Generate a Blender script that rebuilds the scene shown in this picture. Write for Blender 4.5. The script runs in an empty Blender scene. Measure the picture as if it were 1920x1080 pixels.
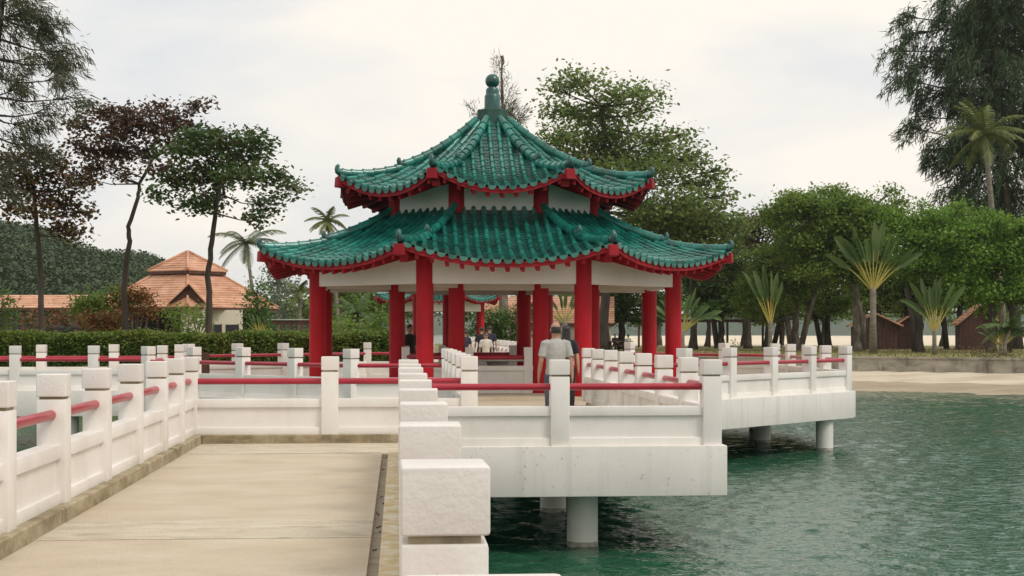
import bpy, bmesh, math, random
import numpy as np
from mathutils import Vector, Matrix

SC = bpy.context.scene
COL = SC.collection
rnd = random.Random(7)
# ------------------------------------------------------------------ camera
F, HC, YAW = 2850.0, 1.57, 0.07474          # focal length in photo pixels, eye height, yaw to the right of the bridge
SA, CA = math.sin(YAW), math.cos(YAW)
cam = bpy.data.cameras.new('camera'); camo = bpy.data.objects.new('camera', cam); COL.objects.link(camo)
camo.location = (0, 0, HC); camo.rotation_euler = (math.radians(90), 0, -YAW)
cam.sensor_width = 36; cam.lens = 36 * F / 1920; cam.shift_y = 80 / 1920
cam.clip_start = 0.1; cam.clip_end = 6000
SC.camera = camo
# ------------------------------------------------------------------ sky, sun, exposure
SUN_EL, SUN_AZ = math.radians(50), math.radians(128)   # azimuth clockwise from +Y (the bridge direction)
W = bpy.data.worlds.new('World'); SC.world = W; W.use_nodes = True
nt = W.node_tree; nt.nodes.clear()
def N(tree, kind, **kw):
    n = tree.nodes.new(kind)
    for k, v in kw.items():
        if k == 'i':
            for a, b in v.items(): n.inputs[a].default_value = b
        else: setattr(n, k, v)
    return n
sky = N(nt, 'ShaderNodeTexSky', sky_type='NISHITA', sun_disc=False, sun_elevation=SUN_EL, sun_rotation=SUN_AZ,
        air_density=1.2, dust_density=3.0)
skyb = N(nt, 'ShaderNodeBackground', i={'Strength': 0.11}); nt.links.new(sky.outputs[0], skyb.inputs[0])
tc = N(nt, 'ShaderNodeTexCoord')
mp = N(nt, 'ShaderNodeMapping'); mp.inputs['Scale'].default_value = (1, 1, 2.6)
nt.links.new(tc.outputs['Generated'], mp.inputs[0])
n1 = N(nt, 'ShaderNodeTexNoise', i={'Scale': 4.2, 'Detail': 5.0, 'Roughness': 0.5, 'Distortion': 0.3})
nt.links.new(mp.outputs[0], n1.inputs['Vector'])
r1 = N(nt, 'ShaderNodeValToRGB'); r1.color_ramp.elements[0].position = .36; r1.color_ramp.elements[1].position = .60
r1.color_ramp.elements[0].color = (.67, .69, .705, 1); r1.color_ramp.elements[1].color = (.875, .825, .75, 1)
nt.links.new(n1.outputs[0], r1.inputs[0])
cldb = N(nt, 'ShaderNodeBackground', i={'Strength': 1.0}); nt.links.new(r1.outputs[0], cldb.inputs[0])
n2 = N(nt, 'ShaderNodeTexNoise', i={'Scale': 2.2, 'Detail': 4.0}); nt.links.new(mp.outputs[0], n2.inputs['Vector'])
r2 = N(nt, 'ShaderNodeMapRange', i={1: .3, 2: .5, 3: .90, 4: .99}); nt.links.new(n2.outputs[0], r2.inputs[0])
mx = N(nt, 'ShaderNodeMixShader'); nt.links.new(r2.outputs[0], mx.inputs[0])
nt.links.new(skyb.outputs[0], mx.inputs[1]); nt.links.new(cldb.outputs[0], mx.inputs[2])
wo = N(nt, 'ShaderNodeOutputWorld'); nt.links.new(mx.outputs[0], wo.inputs[0])
sl = bpy.data.lights.new('sun', 'SUN'); sl.energy = 1.5; sl.angle = math.radians(22); sl.color = (1, .94, .85)
so = bpy.data.objects.new('sun', sl); COL.objects.link(so)
sd = Vector((math.sin(SUN_AZ) * math.cos(SUN_EL), math.cos(SUN_AZ) * math.cos(SUN_EL), math.sin(SUN_EL)))
so.rotation_euler = sd.to_track_quat('Z', 'Y').to_euler(); so.location = (30, -15, 40)
vs = SC.view_settings; vs.view_transform = 'Standard'; vs.look = 'None'; vs.exposure = 0.24; vs.gamma = 1; vs.use_curve_mapping = False
SC.cycles.use_denoising = True
SC.cycles.max_bounces = 6; SC.cycles.diffuse_bounces = 3; SC.cycles.glossy_bounces = 3; SC.cycles.transmission_bounces = 3
SC.cycles.caustics_reflective = False; SC.cycles.caustics_refractive = False

def at(x, y, d):
    """photo pixel (1920 wide) at camera depth d -> world point"""
    u = (x - 960) * d / F
    return Vector((u * CA + d * SA, d * CA - u * SA, HC - (y - 620) * d / F))
def gnd(x, d, z=0.05):
    p = at(x, 620, d); p.z = z; return p

# ------------------------------------------------------------------ materials
def ramp(t, pts):
    r = N(t, 'ShaderNodeValToRGB'); cr = r.color_ramp
    while len(cr.elements) < len(pts): cr.elements.new(.5)
    for e, (p, c) in zip(cr.elements, pts): e.position = p; e.color = (*c, 1)
    return r
def mat(name, cols, scale=(3, 3, 3), rough=.6, bump=0.0, bscale=40, detail=6, spec=.5, lo=.35, hi=.65, second=None, coat=0, island=0, rr=None, chips=None):
    """noise blend between colours; second = (colour, scale3, threshold lo, hi, amount) for stains; island = random tone per piece"""
    m = bpy.data.materials.new(name); m.use_nodes = True; t = m.node_tree; L = t.links
    b = t.nodes['Principled BSDF']
    g = N(t, 'ShaderNodeNewGeometry')
    mp = N(t, 'ShaderNodeMapping'); mp.inputs['Scale'].default_value = scale; L.new(g.outputs['Position'], mp.inputs[0])
    nz = N(t, 'ShaderNodeTexNoise', i={'Scale': 1.0, 'Detail': detail, 'Roughness': .6}); L.new(mp.outputs[0], nz.inputs['Vector'])
    k = len(cols)
    rp = ramp(t, [(lo + (hi - lo) * i / max(1, k - 1), c) for i, c in enumerate(cols)]) if k > 1 else None
    if rp: L.new(nz.outputs[0], rp.inputs[0]); out = rp.outputs[0]
    else:
        rgb = N(t, 'ShaderNodeRGB'); rgb.outputs[0].default_value = (*cols[0], 1); out = rgb.outputs[0]
    if second:
        c2, s2, l2, h2, am = second
        mp2 = N(t, 'ShaderNodeMapping'); mp2.inputs['Scale'].default_value = s2; L.new(g.outputs['Position'], mp2.inputs[0])
        z2 = N(t, 'ShaderNodeTexNoise', i={'Scale': 1.0, 'Detail': 7.0, 'Roughness': .65}); L.new(mp2.outputs[0], z2.inputs['Vector'])
        mr = N(t, 'ShaderNodeMapRange', i={1: l2, 2: h2, 3: 0, 4: am}); L.new(z2.outputs[0], mr.inputs[0])
        mi = N(t, 'ShaderNodeMix', data_type='RGBA'); L.new(mr.outputs[0], mi.inputs[0]); L.new(out, mi.inputs[6]); mi.inputs[7].default_value = (*c2, 1)
        out = mi.outputs[2]
    if chips:
        cz = N(t, 'ShaderNodeTexNoise', i={'Scale': chips[0], 'Detail': 3.0, 'Roughness': .7}); L.new(g.outputs['Position'], cz.inputs['Vector'])
        mr = N(t, 'ShaderNodeMapRange', i={1: chips[1], 2: chips[1] + .05, 3: 0, 4: chips[2]}); L.new(cz.outputs[0], mr.inputs[0])
        mi = N(t, 'ShaderNodeMix', data_type='RGBA'); L.new(mr.outputs[0], mi.inputs[0]); L.new(out, mi.inputs[6]); mi.inputs[7].default_value = (*chips[3], 1)
        out = mi.outputs[2]
    if island:
        hs = N(t, 'ShaderNodeHueSaturation')
        oi = N(t, 'ShaderNodeObjectInfo')
        ad = N(t, 'ShaderNodeMath', operation='ADD'); L.new(g.outputs['Random Per Island'], ad.inputs[0]); L.new(oi.outputs['Random'], ad.inputs[1])
        fr = N(t, 'ShaderNodeMath', operation='FRACT'); L.new(ad.outputs[0], fr.inputs[0])
        mr = N(t, 'ShaderNodeMapRange', i={1: 0, 2: 1, 3: 1 - island, 4: 1 + island}); L.new(fr.outputs[0], mr.inputs[0])
        L.new(mr.outputs[0], hs.inputs['Value']); L.new(out, hs.inputs['Color']); out = hs.outputs[0]
    L.new(out, b.inputs['Base Color'])
    b.inputs['Roughness'].default_value = rough
    b.inputs['Specular IOR Level'].default_value = spec
    if coat: b.inputs['Coat Weight'].default_value = coat; b.inputs['Coat Roughness'].default_value = .12
    if rr:
        mr = N(t, 'ShaderNodeMapRange', i={1: .3, 2: .7, 3: rr[0], 4: rr[1]}); L.new(nz.outputs[0], mr.inputs[0]); L.new(mr.outputs[0], b.inputs['Roughness'])
    if bump:
        nb = N(t, 'ShaderNodeTexNoise', i={'Scale': bscale, 'Detail': 5.0}); L.new(g.outputs['Position'], nb.inputs['Vector'])
        bp = N(t, 'ShaderNodeBump', i={'Strength': bump, 'Distance': .02}); L.new(nb.outputs[0], bp.inputs['Height']); L.new(bp.outputs[0], b.inputs['Normal'])
    return m
def leafmat(name, cols, trans=.3, rough=.55):
    m = bpy.data.materials.new(name); m.use_nodes = True; t = m.node_tree; L = t.links
    b = t.nodes['Principled BSDF']; o = t.nodes['Material Output']
    g = N(t, 'ShaderNodeNewGeometry')
    nz = N(t, 'ShaderNodeTexNoise', i={'Scale': .45, 'Detail': 2.0}); L.new(g.outputs['Position'], nz.inputs['Vector'])
    ad = N(t, 'ShaderNodeMath', operation='MULTIPLY_ADD'); L.new(nz.outputs[0], ad.inputs[0]); ad.inputs[1].default_value = .9
    ml = N(t, 'ShaderNodeMath', operation='MULTIPLY'); L.new(g.outputs['Random Per Island'], ml.inputs[0]); ml.inputs[1].default_value = .55
    sb = N(t, 'ShaderNodeMath', operation='SUBTRACT'); L.new(ml.outputs[0], sb.inputs[0]); sb.inputs[1].default_value = .22
    L.new(sb.outputs[0], ad.inputs[2])
    k = len(cols); rp = ramp(t, [(.12 + .76 * i / (k - 1), c) for i, c in enumerate(cols)]); L.new(ad.outputs[0], rp.inputs[0])
    L.new(rp.outputs[0], b.inputs['Base Color']); b.inputs['Roughness'].default_value = rough; b.inputs['Specular IOR Level'].default_value = .35
    tr = N(t, 'ShaderNodeBsdfTranslucent'); L.new(rp.outputs[0], tr.inputs[0])
    ms = N(t, 'ShaderNodeMixShader', i={0: trans}); L.new(b.outputs[0], ms.inputs[1]); L.new(tr.outputs[0], ms.inputs[2]); L.new(ms.outputs[0], o.inputs[0])
    return m
M = {}
M['white'] = mat('white_paint', [(.72, .68, .635), (.79, .755, .715), (.81, .78, .745)], (1.3, 1.3, 1.0), .45, .12, 45,
                 second=((.50, .46, .40), (3.5, 3.5, .8), .56, .82, .30), chips=(26, .68, .45, (.45, .40, .33)))
M['cap'] = mat('white_paint_cap', [(.72, .675, .64), (.79, .745, .71)], (2, 2, 2), .38, .16, 45, second=((.50, .44, .38), (5, 5, 4), .60, .85, .35), chips=(24, .69, .5, (.40, .35, .29)))
M['beam'] = mat('white_beam_paint', [(.70, .67, .63), (.775, .745, .705)], (.9, .9, 1.2), .5, .08, 40, second=((.44, .43, .39), (5, 5, .35), .52, .78, .45), chips=(15, .645, .6, (.36, .34, .29)))
M['kerb'] = mat('weathered_kerb', [(.20, .155, .09), (.33, .27, .17), (.42, .36, .25)], (2.5, 2.5, 5), .85, .25, 35, second=((.10, .08, .05), (5, 5, 1.0), .52, .72, .7))
M['deck'] = mat('beige_concrete', [(.49, .405, .29), (.55, .465, .345), (.59, .515, .40)], (1.0, 1.6, 1), .75, .5, 70,
                second=((.38, .315, .215), (3, 6, 1), .50, .80, .35), chips=(42, .60, .5, (.26, .21, .14)), lo=.3, hi=.7)
M['deckpale'] = mat('pale_concrete', [(.45, .385, .275), (.56, .495, .38), (.62, .56, .45)], (1.6, 5.0, 1), .78, .5, 70, chips=(34, .59, .5, (.28, .23, .15)),
                    second=((.30, .24, .15), (2.2, 6, 1), .54, .68, .65), lo=.3, hi=.7)
M['kerbyellow'] = mat('flaking_yellow_kerb', [(.55, .42, .20), (.62, .52, .33), (.70, .66, .58)], (8, 6, 8), .8, .25, 50)
M['slot'] = mat('drain_slot', [(.30, .26, .20), (.42, .37, .30)], (6, 9, 6), .9, .3, 40)
M['rail'] = mat('red_pipe_paint', [(.33, .008, .025), (.41, .014, .038)], (3, 3, 3), .4, .04, 60, second=((.55, .20, .20), (4, 4, 9), .62, .82, .5), coat=.2)
M['red'] = mat('red_column_paint', [(.36, .004, .012), (.46, .007, .018)], (1.5, 1.5, .8), .55, .10, 40, spec=.25, second=((.44, .05, .055), (2.5, 2.5, .7), .52, .78, .35), chips=(18, .65, .5, (.25, .03, .03)))
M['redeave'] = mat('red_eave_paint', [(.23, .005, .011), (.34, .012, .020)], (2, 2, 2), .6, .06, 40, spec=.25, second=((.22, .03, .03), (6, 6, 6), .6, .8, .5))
M['wall'] = mat('cream_wall_paint', [(.74, .71, .66), (.80, .775, .725)], (1.2, 1.2, 1.2), .65, .05, 50, second=((.5, .45, .38), (3, 3, .6), .6, .85, .35))
M['ceil'] = mat('ceiling_paint', [(.60, .54, .48), (.66, .60, .54)], (1, 1, 1), .7)
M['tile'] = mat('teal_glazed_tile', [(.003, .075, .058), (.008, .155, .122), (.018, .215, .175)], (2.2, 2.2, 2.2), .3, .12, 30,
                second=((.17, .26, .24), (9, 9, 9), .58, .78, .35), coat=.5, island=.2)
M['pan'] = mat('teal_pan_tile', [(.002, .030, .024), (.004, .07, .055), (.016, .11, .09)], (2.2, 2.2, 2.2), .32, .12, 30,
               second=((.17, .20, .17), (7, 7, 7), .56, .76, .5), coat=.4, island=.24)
M['drip'] = mat('pale_glazed_drip_tile', [(.03, .15, .125), (.09, .25, .21)], (4, 4, 4), .3, .08, 30, coat=.4, island=.25)
M['finial'] = mat('green_glazed_finial', [(.002, .036, .034), (.007, .105, .09)], (3, 3, 3), .35, .05, 30, coat=.3)
M['finbase'] = mat('green_mortar_block', [(.014, .055, .042), (.03, .10, .075)], (4, 4, 4), .6, .15, 30)
M['pier'] = mat('pier_concrete', [(.68, .66, .61), (.77, .75, .70)], (2, 2, 1), .7, .12, 30, second=((.35, .35, .29), (6, 6, 1.0), .6, .8, .5))
M['algae'] = mat('tide_stained_concrete', [(.10, .11, .07), (.34, .33, .27), (.55, .53, .47)], (7, 7, 12), .8, .3, 40)
M['terra'] = mat('terracotta_tile', [(.42, .20, .12), (.54, .29, .185), (.61, .36, .245)], (.9, .9, 2), .75, .1, 20, island=.10)
M['terradark'] = mat('terracotta_underside', [(.16, .06, .035), (.22, .09, .05)], (2, 2, 2), .8)
M['house'] = mat('cream_render', [(.62, .57, .46), (.70, .65, .54)], (.8, .8, .8), .8, .05, 20)
M['wood'] = mat('dark_brown_timber', [(.06, .025, .016), (.12, .05, .03)], (3, 3, .6), .7, .15, 20)
M['redwood'] = mat('red_brown_timber', [(.05, .020, .014), (.09, .032, .022)], (2, 2, 5), .7, .15, 20)
M['glass'] = mat('dark_window_glass', [(.012, .014, .016)], rough=.15)
M['dark'] = mat('dark_interior', [(.02, .018, .016)], rough=.9)
M['metal'] = mat('grey_sheet_roof', [(.35, .37, .38), (.48, .50, .50)], (1, 1, 1), .5)
M['bark'] = mat('grey_bark', [(.07, .055, .042), (.14, .115, .09), (.22, .19, .15)], (4, 4, 1.2), .9, .6, 14)
M['barkdark'] = mat('dark_bark', [(.035, .026, .02), (.075, .058, .045)], (4, 4, 1), .9, .5, 14)
M['palmbark'] = mat('palm_bark', [(.13, .11, .085), (.24, .21, .165)], (1.5, 1.5, 9), .9, .4, 14)
M['grass'] = mat('dry_lawn', [(.13, .135, .04), (.20, .19, .06), (.30, .26, .11)], (.16, .16, .16), .95, .5, 8, second=((.09, .12, .03), (.3, .3, .3), .5, .7, .7))
M['sand'] = mat('beach_sand', [(.42, .345, .25), (.53, .455, .345), (.60, .525, .41)], (.25, .5, 1), .95, .4, 10, second=((.20, .14, .08), (1.6, 3, 3), .62, .72, .6))
M['sandfar'] = mat('pale_dry_sand', [(.62, .53, .39), (.70, .61, .47)], (.1, .1, .1), .95)
M['sandwet'] = mat('damp_sand', [(.28, .225, .15), (.37, .305, .21)], (.3, .6, 1), .8, .3, 10, second=((.18, .13, .08), (1.0, 3, 3), .6, .75, .6))
M['seawall'] = mat('stained_seawall', [(.24, .21, .165), (.36, .33, .27), (.46, .42, .35)], (.7, .7, 2.0), .9, .4, 12, second=((.06, .055, .04), (1.2, 1.2, .5), .5, .68, .75))
M['path'] = mat('red_brick_path', [(.27, .10, .065), (.35, .15, .10)], (1, 1, 1), .9, .2, 12)
M['hill'] = mat('hill_earth', [(.022, .036, .016), (.04, .055, .025)], (.05, .05, .05), .95)
M['farhill'] = mat('far_shore', [(.05, .075, .05), (.075, .10, .065)], (.02, .02, .05), .95)
M['skin'] = mat('skin', [(.38, .20, .13), (.46, .26, .175)], (5, 5, 5), .55)
M['hair'] = mat('black_hair', [(.010, .008, .008), (.022, .018, .016)], (30, 30, 6), .5)
M['shirt'] = mat('pale_grey_cotton', [(.33, .325, .305), (.43, .425, .40)], (4, 4, 9), .85, .8, 11)
M['cream'] = mat('cream_cotton', [(.58, .53, .45), (.66, .62, .54)], (6, 6, 9), .85, .2, 20)
M['navy'] = mat('navy_cotton', [(.012, .016, .032), (.025, .03, .05)], (6, 6, 9), .85, .2, 20)
M['black'] = mat('black_cotton', [(.010, .010, .012), (.02, .02, .022)], (6, 6, 9), .85, .2, 20)
M['whitecl'] = mat('white_cotton', [(.6, .6, .6), (.7, .7, .7)], (6, 6, 9), .85, .2, 20)
M['jeans'] = mat('grey_blue_trousers', [(.05, .06, .085), (.09, .10, .13)], (6, 6, 9), .85, .2, 20)
M['shoe'] = mat('dark_shoe', [(.03, .028, .026)], rough=.6)
LF = {}
LF['almond_purple'] = leafmat('leaf_dark_purple', [(0.035, 0.02, 0.014), (0.075, 0.038, 0.026), (0.13, 0.065, 0.04), (0.07, 0.075, 0.03)], 0.35)
LF['almond_red'] = leafmat('leaf_rust_green', [(0.034, 0.031, 0.012), (0.116, 0.043, 0.019), (0.078, 0.085, 0.025), (0.202, 0.078, 0.025)])
LF['almond'] = leafmat('leaf_almond_green', [(0.025, 0.055, 0.016), (0.055, 0.11, 0.03), (0.09, 0.15, 0.045), (0.13, 0.085, 0.045)], 0.35)
LF['bigalmond'] = leafmat('leaf_olive_green', [(0.07, 0.11, 0.03), (0.13, 0.2, 0.05), (0.2, 0.28, 0.075), (0.24, 0.22, 0.09)], 0.45)
LF['dark'] = leafmat('leaf_dark_green', [(0.045, 0.085, 0.018), (0.09, 0.165, 0.034), (0.15, 0.25, 0.055)], 0.42)
LF['mid'] = leafmat('leaf_mid_green', [(0.085, 0.14, 0.024), (0.16, 0.25, 0.042), (0.24, 0.34, 0.065)], 0.45)
LF['bright'] = leafmat('leaf_bright_green', [(0.065, 0.14, 0.014), (0.125, 0.25, 0.028), (0.185, 0.32, 0.045), (0.225, 0.34, 0.06)], 0.42)
LF['brown'] = leafmat('leaf_brown_green', [(0.06, 0.05, 0.02), (0.14, 0.09, 0.04), (0.1, 0.12, 0.035), (0.17, 0.11, 0.055)], 0.4)
LF['cas'] = leafmat('needle_dark_green', [(0.024, 0.05, 0.02), (0.05, 0.09, 0.034), (0.085, 0.125, 0.048)], 0.3)
LF['casl'] = leafmat('needle_grey_green', [(0.055, 0.062, 0.032), (0.09, 0.095, 0.05), (0.13, 0.125, 0.07)], 0.3)
LF['palm'] = leafmat('palm_frond', [(0.070, 0.109, 0.028), (0.132, 0.171, 0.046), (0.248, 0.232, 0.078)], .25, .4)
LF['palmf'] = leafmat('palm_frond_grey', [(0.093, 0.124, 0.070), (0.155, 0.186, 0.109), (0.232, 0.240, 0.139)], .25, .45)
LF['trav'] = leafmat('traveller_leaf', [(0.035, 0.075, 0.018), (0.075, 0.13, 0.034), (0.14, 0.19, 0.06)], .3, .4)
LF['stalk'] = leafmat('traveller_stalk', [(0.248, 0.232, 0.046), (0.403, 0.341, 0.078), (0.542, 0.388, 0.093)], .1, .45)
LF['hedge'] = leafmat('hedge_leaf', [(0.05, 0.095, 0.014), (0.11, 0.18, 0.026), (0.18, 0.25, 0.04), (0.19, 0.13, 0.04)], 0.4)
LF['hill'] = leafmat('hill_foliage', [(0.032, 0.058, 0.022), (0.052, 0.085, 0.032), (0.08, 0.115, 0.046)], 0.25)
LF['rust'] = leafmat('shrub_rust', [(0.046, 0.078, 0.019), (0.155, 0.070, 0.023), (0.310, 0.116, 0.031), (0.093, 0.124, 0.031)])
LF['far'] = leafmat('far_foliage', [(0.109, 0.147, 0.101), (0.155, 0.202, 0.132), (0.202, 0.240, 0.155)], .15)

# ------------------------------------------------------------------ mesh helpers
ORG = {}
def org(o): return (ORG.get(o.name) or Vector((0, 0, 0))) if o else Vector((0, 0, 0))
def tag(o, label=None, cat=None, group=None, kind=None):
    if label: o['label'] = label
    if cat: o['category'] = cat
    if group: o['group'] = group
    if kind: o['kind'] = kind
    return o
def thing(name, label, cat, loc=(0, 0, 0), group=None, rotz=0, scale=1):
    o = bpy.data.objects.new(name, None); COL.objects.link(o); o.location = loc; o.rotation_euler = (0, 0, rotz)
    o.scale = (scale,) * 3; o.empty_display_size = .2
    ORG[o.name] = Vector(loc)
    return tag(o, label, cat, group)
def place(name, me, parent, Mw=None, local=False):
    """an object on shared mesh data; Mw is its world matrix (things are only translated) or local matrix"""
    o = bpy.data.objects.new(name, me); COL.objects.link(o)
    if parent is not None:
        o.parent = parent
        g = org(parent); ORG[o.name] = g.copy()
    else: g = Vector((0, 0, 0))
    if Mw is not None: o.matrix_local = Mw if local else Matrix.Translation(-g) @ Mw
    elif parent is not None and not local: o.location = -g
    if parent is not None and Mw is not None: ORG[o.name] = None  # no children in world space below this
    return o
def mesh_np(name, V, Q, mats, smooth=False, mi=None):
    me = bpy.data.meshes.new(name)
    V = np.asarray(V, dtype=np.float32); Q = np.asarray(Q, dtype=np.int32); n, k = Q.shape
    me.vertices.add(len(V)); me.vertices.foreach_set('co', V.ravel())
    me.loops.add(n * k); me.loops.foreach_set('vertex_index', Q.ravel())
    me.polygons.add(n); me.polygons.foreach_set('loop_start', np.arange(0, n * k, k, dtype=np.int32))
    try: me.polygons.foreach_set('loop_total', np.full(n, k, dtype=np.int32))
    except Exception: pass
    for m in (mats if isinstance(mats, (list, tuple)) else [mats]): me.materials.append(m)
    if mi is not None: me.polygons.foreach_set('material_index', np.asarray(mi, dtype=np.int32))
    if smooth: me.polygons.foreach_set('use_smooth', np.ones(n, dtype=bool))
    me.update(calc_edges=True); me.validate()
    return me
class MB:
    def __init__(s): s.v = []; s.f = []; s.m = []
    def add(s, vs, fs, mi=0):
        o = len(s.v); s.v += [tuple(p) for p in vs]; s.f += [tuple(i + o for i in f) for f in fs]; s.m += [mi] * len(fs); return s
    def box(s, x0, x1, y0, y1, z0, z1, mi=0):
        return s.add([(x0, y0, z0), (x1, y0, z0), (x1, y1, z0), (x0, y1, z0), (x0, y0, z1), (x1, y0, z1), (x1, y1, z1), (x0, y1, z1)],
                     [(3, 2, 1, 0), (4, 5, 6, 7), (0, 1, 5, 4), (1, 2, 6, 5), (2, 3, 7, 6), (3, 0, 4, 7)], mi)
    def bar(s, a, b, w, h, mi=0, up=Vector((0, 0, 1))):
        """box from a to b, width w across, height h centred"""
        a, b = Vector(a), Vector(b); d = (b - a).normalized(); x = d.cross(up)
        x = x.normalized() if x.length > 1e-6 else Vector((1, 0, 0)); z = x.cross(d)
        P = [p + x * sx * w / 2 + z * sz * h / 2 for p in (a, b) for sx, sz in ((-1, -1), (1, -1), (1, 1), (-1, 1))]
        return s.add(P, [(3, 2, 1, 0), (4, 5, 6, 7), (0, 1, 5, 4), (1, 2, 6, 5), (2, 3, 7, 6), (3, 0, 4, 7)], mi)
    def tube(s, path, rad, n=8, mi=0, flat=1.0, side=None, cap=True):
        path = [Vector(p) for p in path]; k = len(path)
        if not isinstance(rad, (list, tuple)): rad = [rad] * k
        o = len(s.v); ref = None
        for i, p in enumerate(path):
            d = (path[min(i + 1, k - 1)] - path[max(i - 1, 0)])
            d = d.normalized() if d.length > 1e-9 else Vector((0, 0, 1))
            if side is not None: x = Vector(side)
            elif ref is None: x = Vector((1, 0, 0)) if abs(d.x) < .8 else Vector((0, 1, 0))
            else: x = ref
            x = (x - d * x.dot(d)).normalized(); ref = x; y = d.cross(x)
            r = rad[i]; rx, ry = r if isinstance(r, (list, tuple)) else (r, r * flat)
            for j in range(n):
                a = 2 * math.pi * j / n; q = p + x * math.cos(a) * rx + y * math.sin(a) * ry; s.v.append(tuple(q))
        for i in range(k - 1):
            for j in range(n):
                a, b = o + i * n + j, o + i * n + (j + 1) % n; s.f.append((a, b, b + n, a + n)); s.m.append(mi)
        if cap:
            s.f.append(tuple(o + j for j in reversed(range(n)))); s.m.append(mi)
            s.f.append(tuple(o + (k - 1) * n + j for j in range(n))); s.m.append(mi)
        return s
    def prism(s, poly, z0, z1, mi=0):
        n = len(poly); o = len(s.v)
        s.v += [(p[0], p[1], z0) for p in poly] + [(p[0], p[1], z1) for p in poly]
        s.f += [tuple(o + n + i for i in range(n)), tuple(o + i for i in reversed(range(n)))]; s.m += [mi] * 2
        for i in range(n): j = (i + 1) % n; s.f.append((o + i, o + j, o + n + j, o + n + i)); s.m.append(mi)
        return s
    def mesh(s, name, mats, smooth=False):
        me = bpy.data.meshes.new(name); me.from_pydata(s.v, [], s.f)
        for m in (mats if isinstance(mats, (list, tuple)) else [mats]): me.materials.append(m)
        me.polygons.foreach_set('material_index', s.m)
        if smooth:
            me.polygons.foreach_set('use_smooth', [True] * len(s.f))
        me.update(); return me
    def build(s, name, mats, parent=None, smooth=False, local=False):
        me = s.mesh(name, mats, smooth)
        o = bpy.data.objects.new(name, me); COL.objects.link(o)
        if parent is not None:
            o.parent = parent
            if not local:
                g = org(parent); me.transform(Matrix.Translation(-g)); ORG[o.name] = g.copy()
        return o
def bevelled(mb, name, mats, w=.01, seg=2, smooth=True):
    me = mb.mesh(name, mats); bm = bmesh.new(); bm.from_mesh(me)
    bmesh.ops.bevel(bm, geom=[e for e in bm.edges], offset=w, segments=seg, affect='EDGES', profile=.6)
    bm.to_mesh(me); bm.free()
    if smooth: me.polygons.foreach_set('use_smooth', [True] * len(me.polygons)); me.set_sharp_from_angle(angle=math.radians(35))
    return me
def bbox(x0, x1, y0, y1, z0, z1): return MB().box(x0, x1, y0, y1, z0, z1)

# ------------------------------------------------------------------ sea, land, hill
WZ = -1.23
def water_mat():
    m = bpy.data.materials.new('green_sea_water'); m.use_nodes = True; t = m.node_tree; L = t.links; b = t.nodes['Principled BSDF']
    g = N(t, 'ShaderNodeNewGeometry')
    lo = N(t, 'ShaderNodeTexNoise', i={'Scale': .06, 'Detail': 3.0}); L.new(g.outputs['Position'], lo.inputs['Vector'])
    rp = ramp(t, [(.35, (.016, .072, .040)), (.65, (.026, .100, .058))]); L.new(lo.outputs[0], rp.inputs[0]); L.new(rp.outputs[0], b.inputs['Base Color'])
    b.inputs['Roughness'].default_value = .06; b.inputs['IOR'].default_value = 1.33; b.inputs['Specular IOR Level'].default_value = .45
    def wave(rot, sc, scale, det, dist):
        mp = N(t, 'ShaderNodeMapping'); mp.inputs['Rotation'].default_value = (0, 0, rot); mp.inputs['Scale'].default_value = sc; L.new(g.outputs['Position'], mp.inputs[0])
        w = N(t, 'ShaderNodeTexNoise', i={'Scale': scale, 'Detail': det, 'Roughness': .55, 'Distortion': dist}); L.new(mp.outputs[0], w.inputs['Vector']); return w.outputs[0]
    def madd(x, k, y):
        n = N(t, 'ShaderNodeMath', operation='MULTIPLY_ADD'); L.new(x, n.inputs[0]); n.inputs[1].default_value = k; L.new(y, n.inputs[2]); return n.outputs[0]
    h = madd(wave(.5, (1, 1.5, 1), 3.2, 2.0, .6), 1.4, wave(.1, (1, 1.4, 1), 7.5, 2.0, .5))
    bp = N(t, 'ShaderNodeBump', i={'Strength': 1.0, 'Distance': .022}); L.new(h, bp.inputs['Height']); L.new(bp.outputs[0], b.inputs['Normal'])
    return m
WM = water_mat()
sea = MB().add([(-3000, -60, WZ - .16), (3000, -60, WZ - .16), (3000, 5000, WZ - .16), (-3000, 5000, WZ - .16)], [(0, 1, 2, 3)]).build('sea_water', WM)
tag(sea, kind='structure')
def wavelets():
    # real wave surface on the open water round the bridges: a fan of cells that grow with distance
    g = np.random.default_rng(5); nr, nc = 860, 450
    d = 8.0 * np.exp(np.linspace(0, math.log(100 / 8.0), nr)); tan = np.concatenate([np.linspace(-.62, -.13, 60, endpoint=False), np.linspace(-.13, .44, nc - 60)])
    D, T = np.meshgrid(d, tan, indexing='ij'); U = D * T
    X, Y = U * CA + D * SA, D * CA - U * SA; Z = np.zeros_like(X)
    cell = D * .0030
    for i in range(64):
        lam = .15 * (.8 / .15) ** g.random(); th = g.normal(-1.9, .75); k = 2 * math.pi / lam; ph = g.random() * 6.28
        fade = np.clip((lam / cell - 2.2) / 2.0, 0, 1)
        patch = .75 + .45 * np.sin(X * g.normal(0, .12) + Y * g.normal(0, .12) + ph * 2)
        Z += fade * patch * (.027 / k) * np.sin(k * (X * math.cos(th) + Y * math.sin(th)) + ph)
    V = np.stack([X, Y, WZ + Z], -1).reshape(-1, 3); idx = np.arange(nr * nc).reshape(nr, nc)
    Q = np.stack([idx[:-1, :-1], idx[:-1, 1:], idx[1:, 1:], idx[1:, :-1]], -1).reshape(-1, 4)
    o = bpy.data.objects.new('water_surface', mesh_np('water_surface', V, Q, WM, True)); COL.objects.link(o); tag(o, kind='structure')
wavelets()
GZ = 0.05
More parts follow.
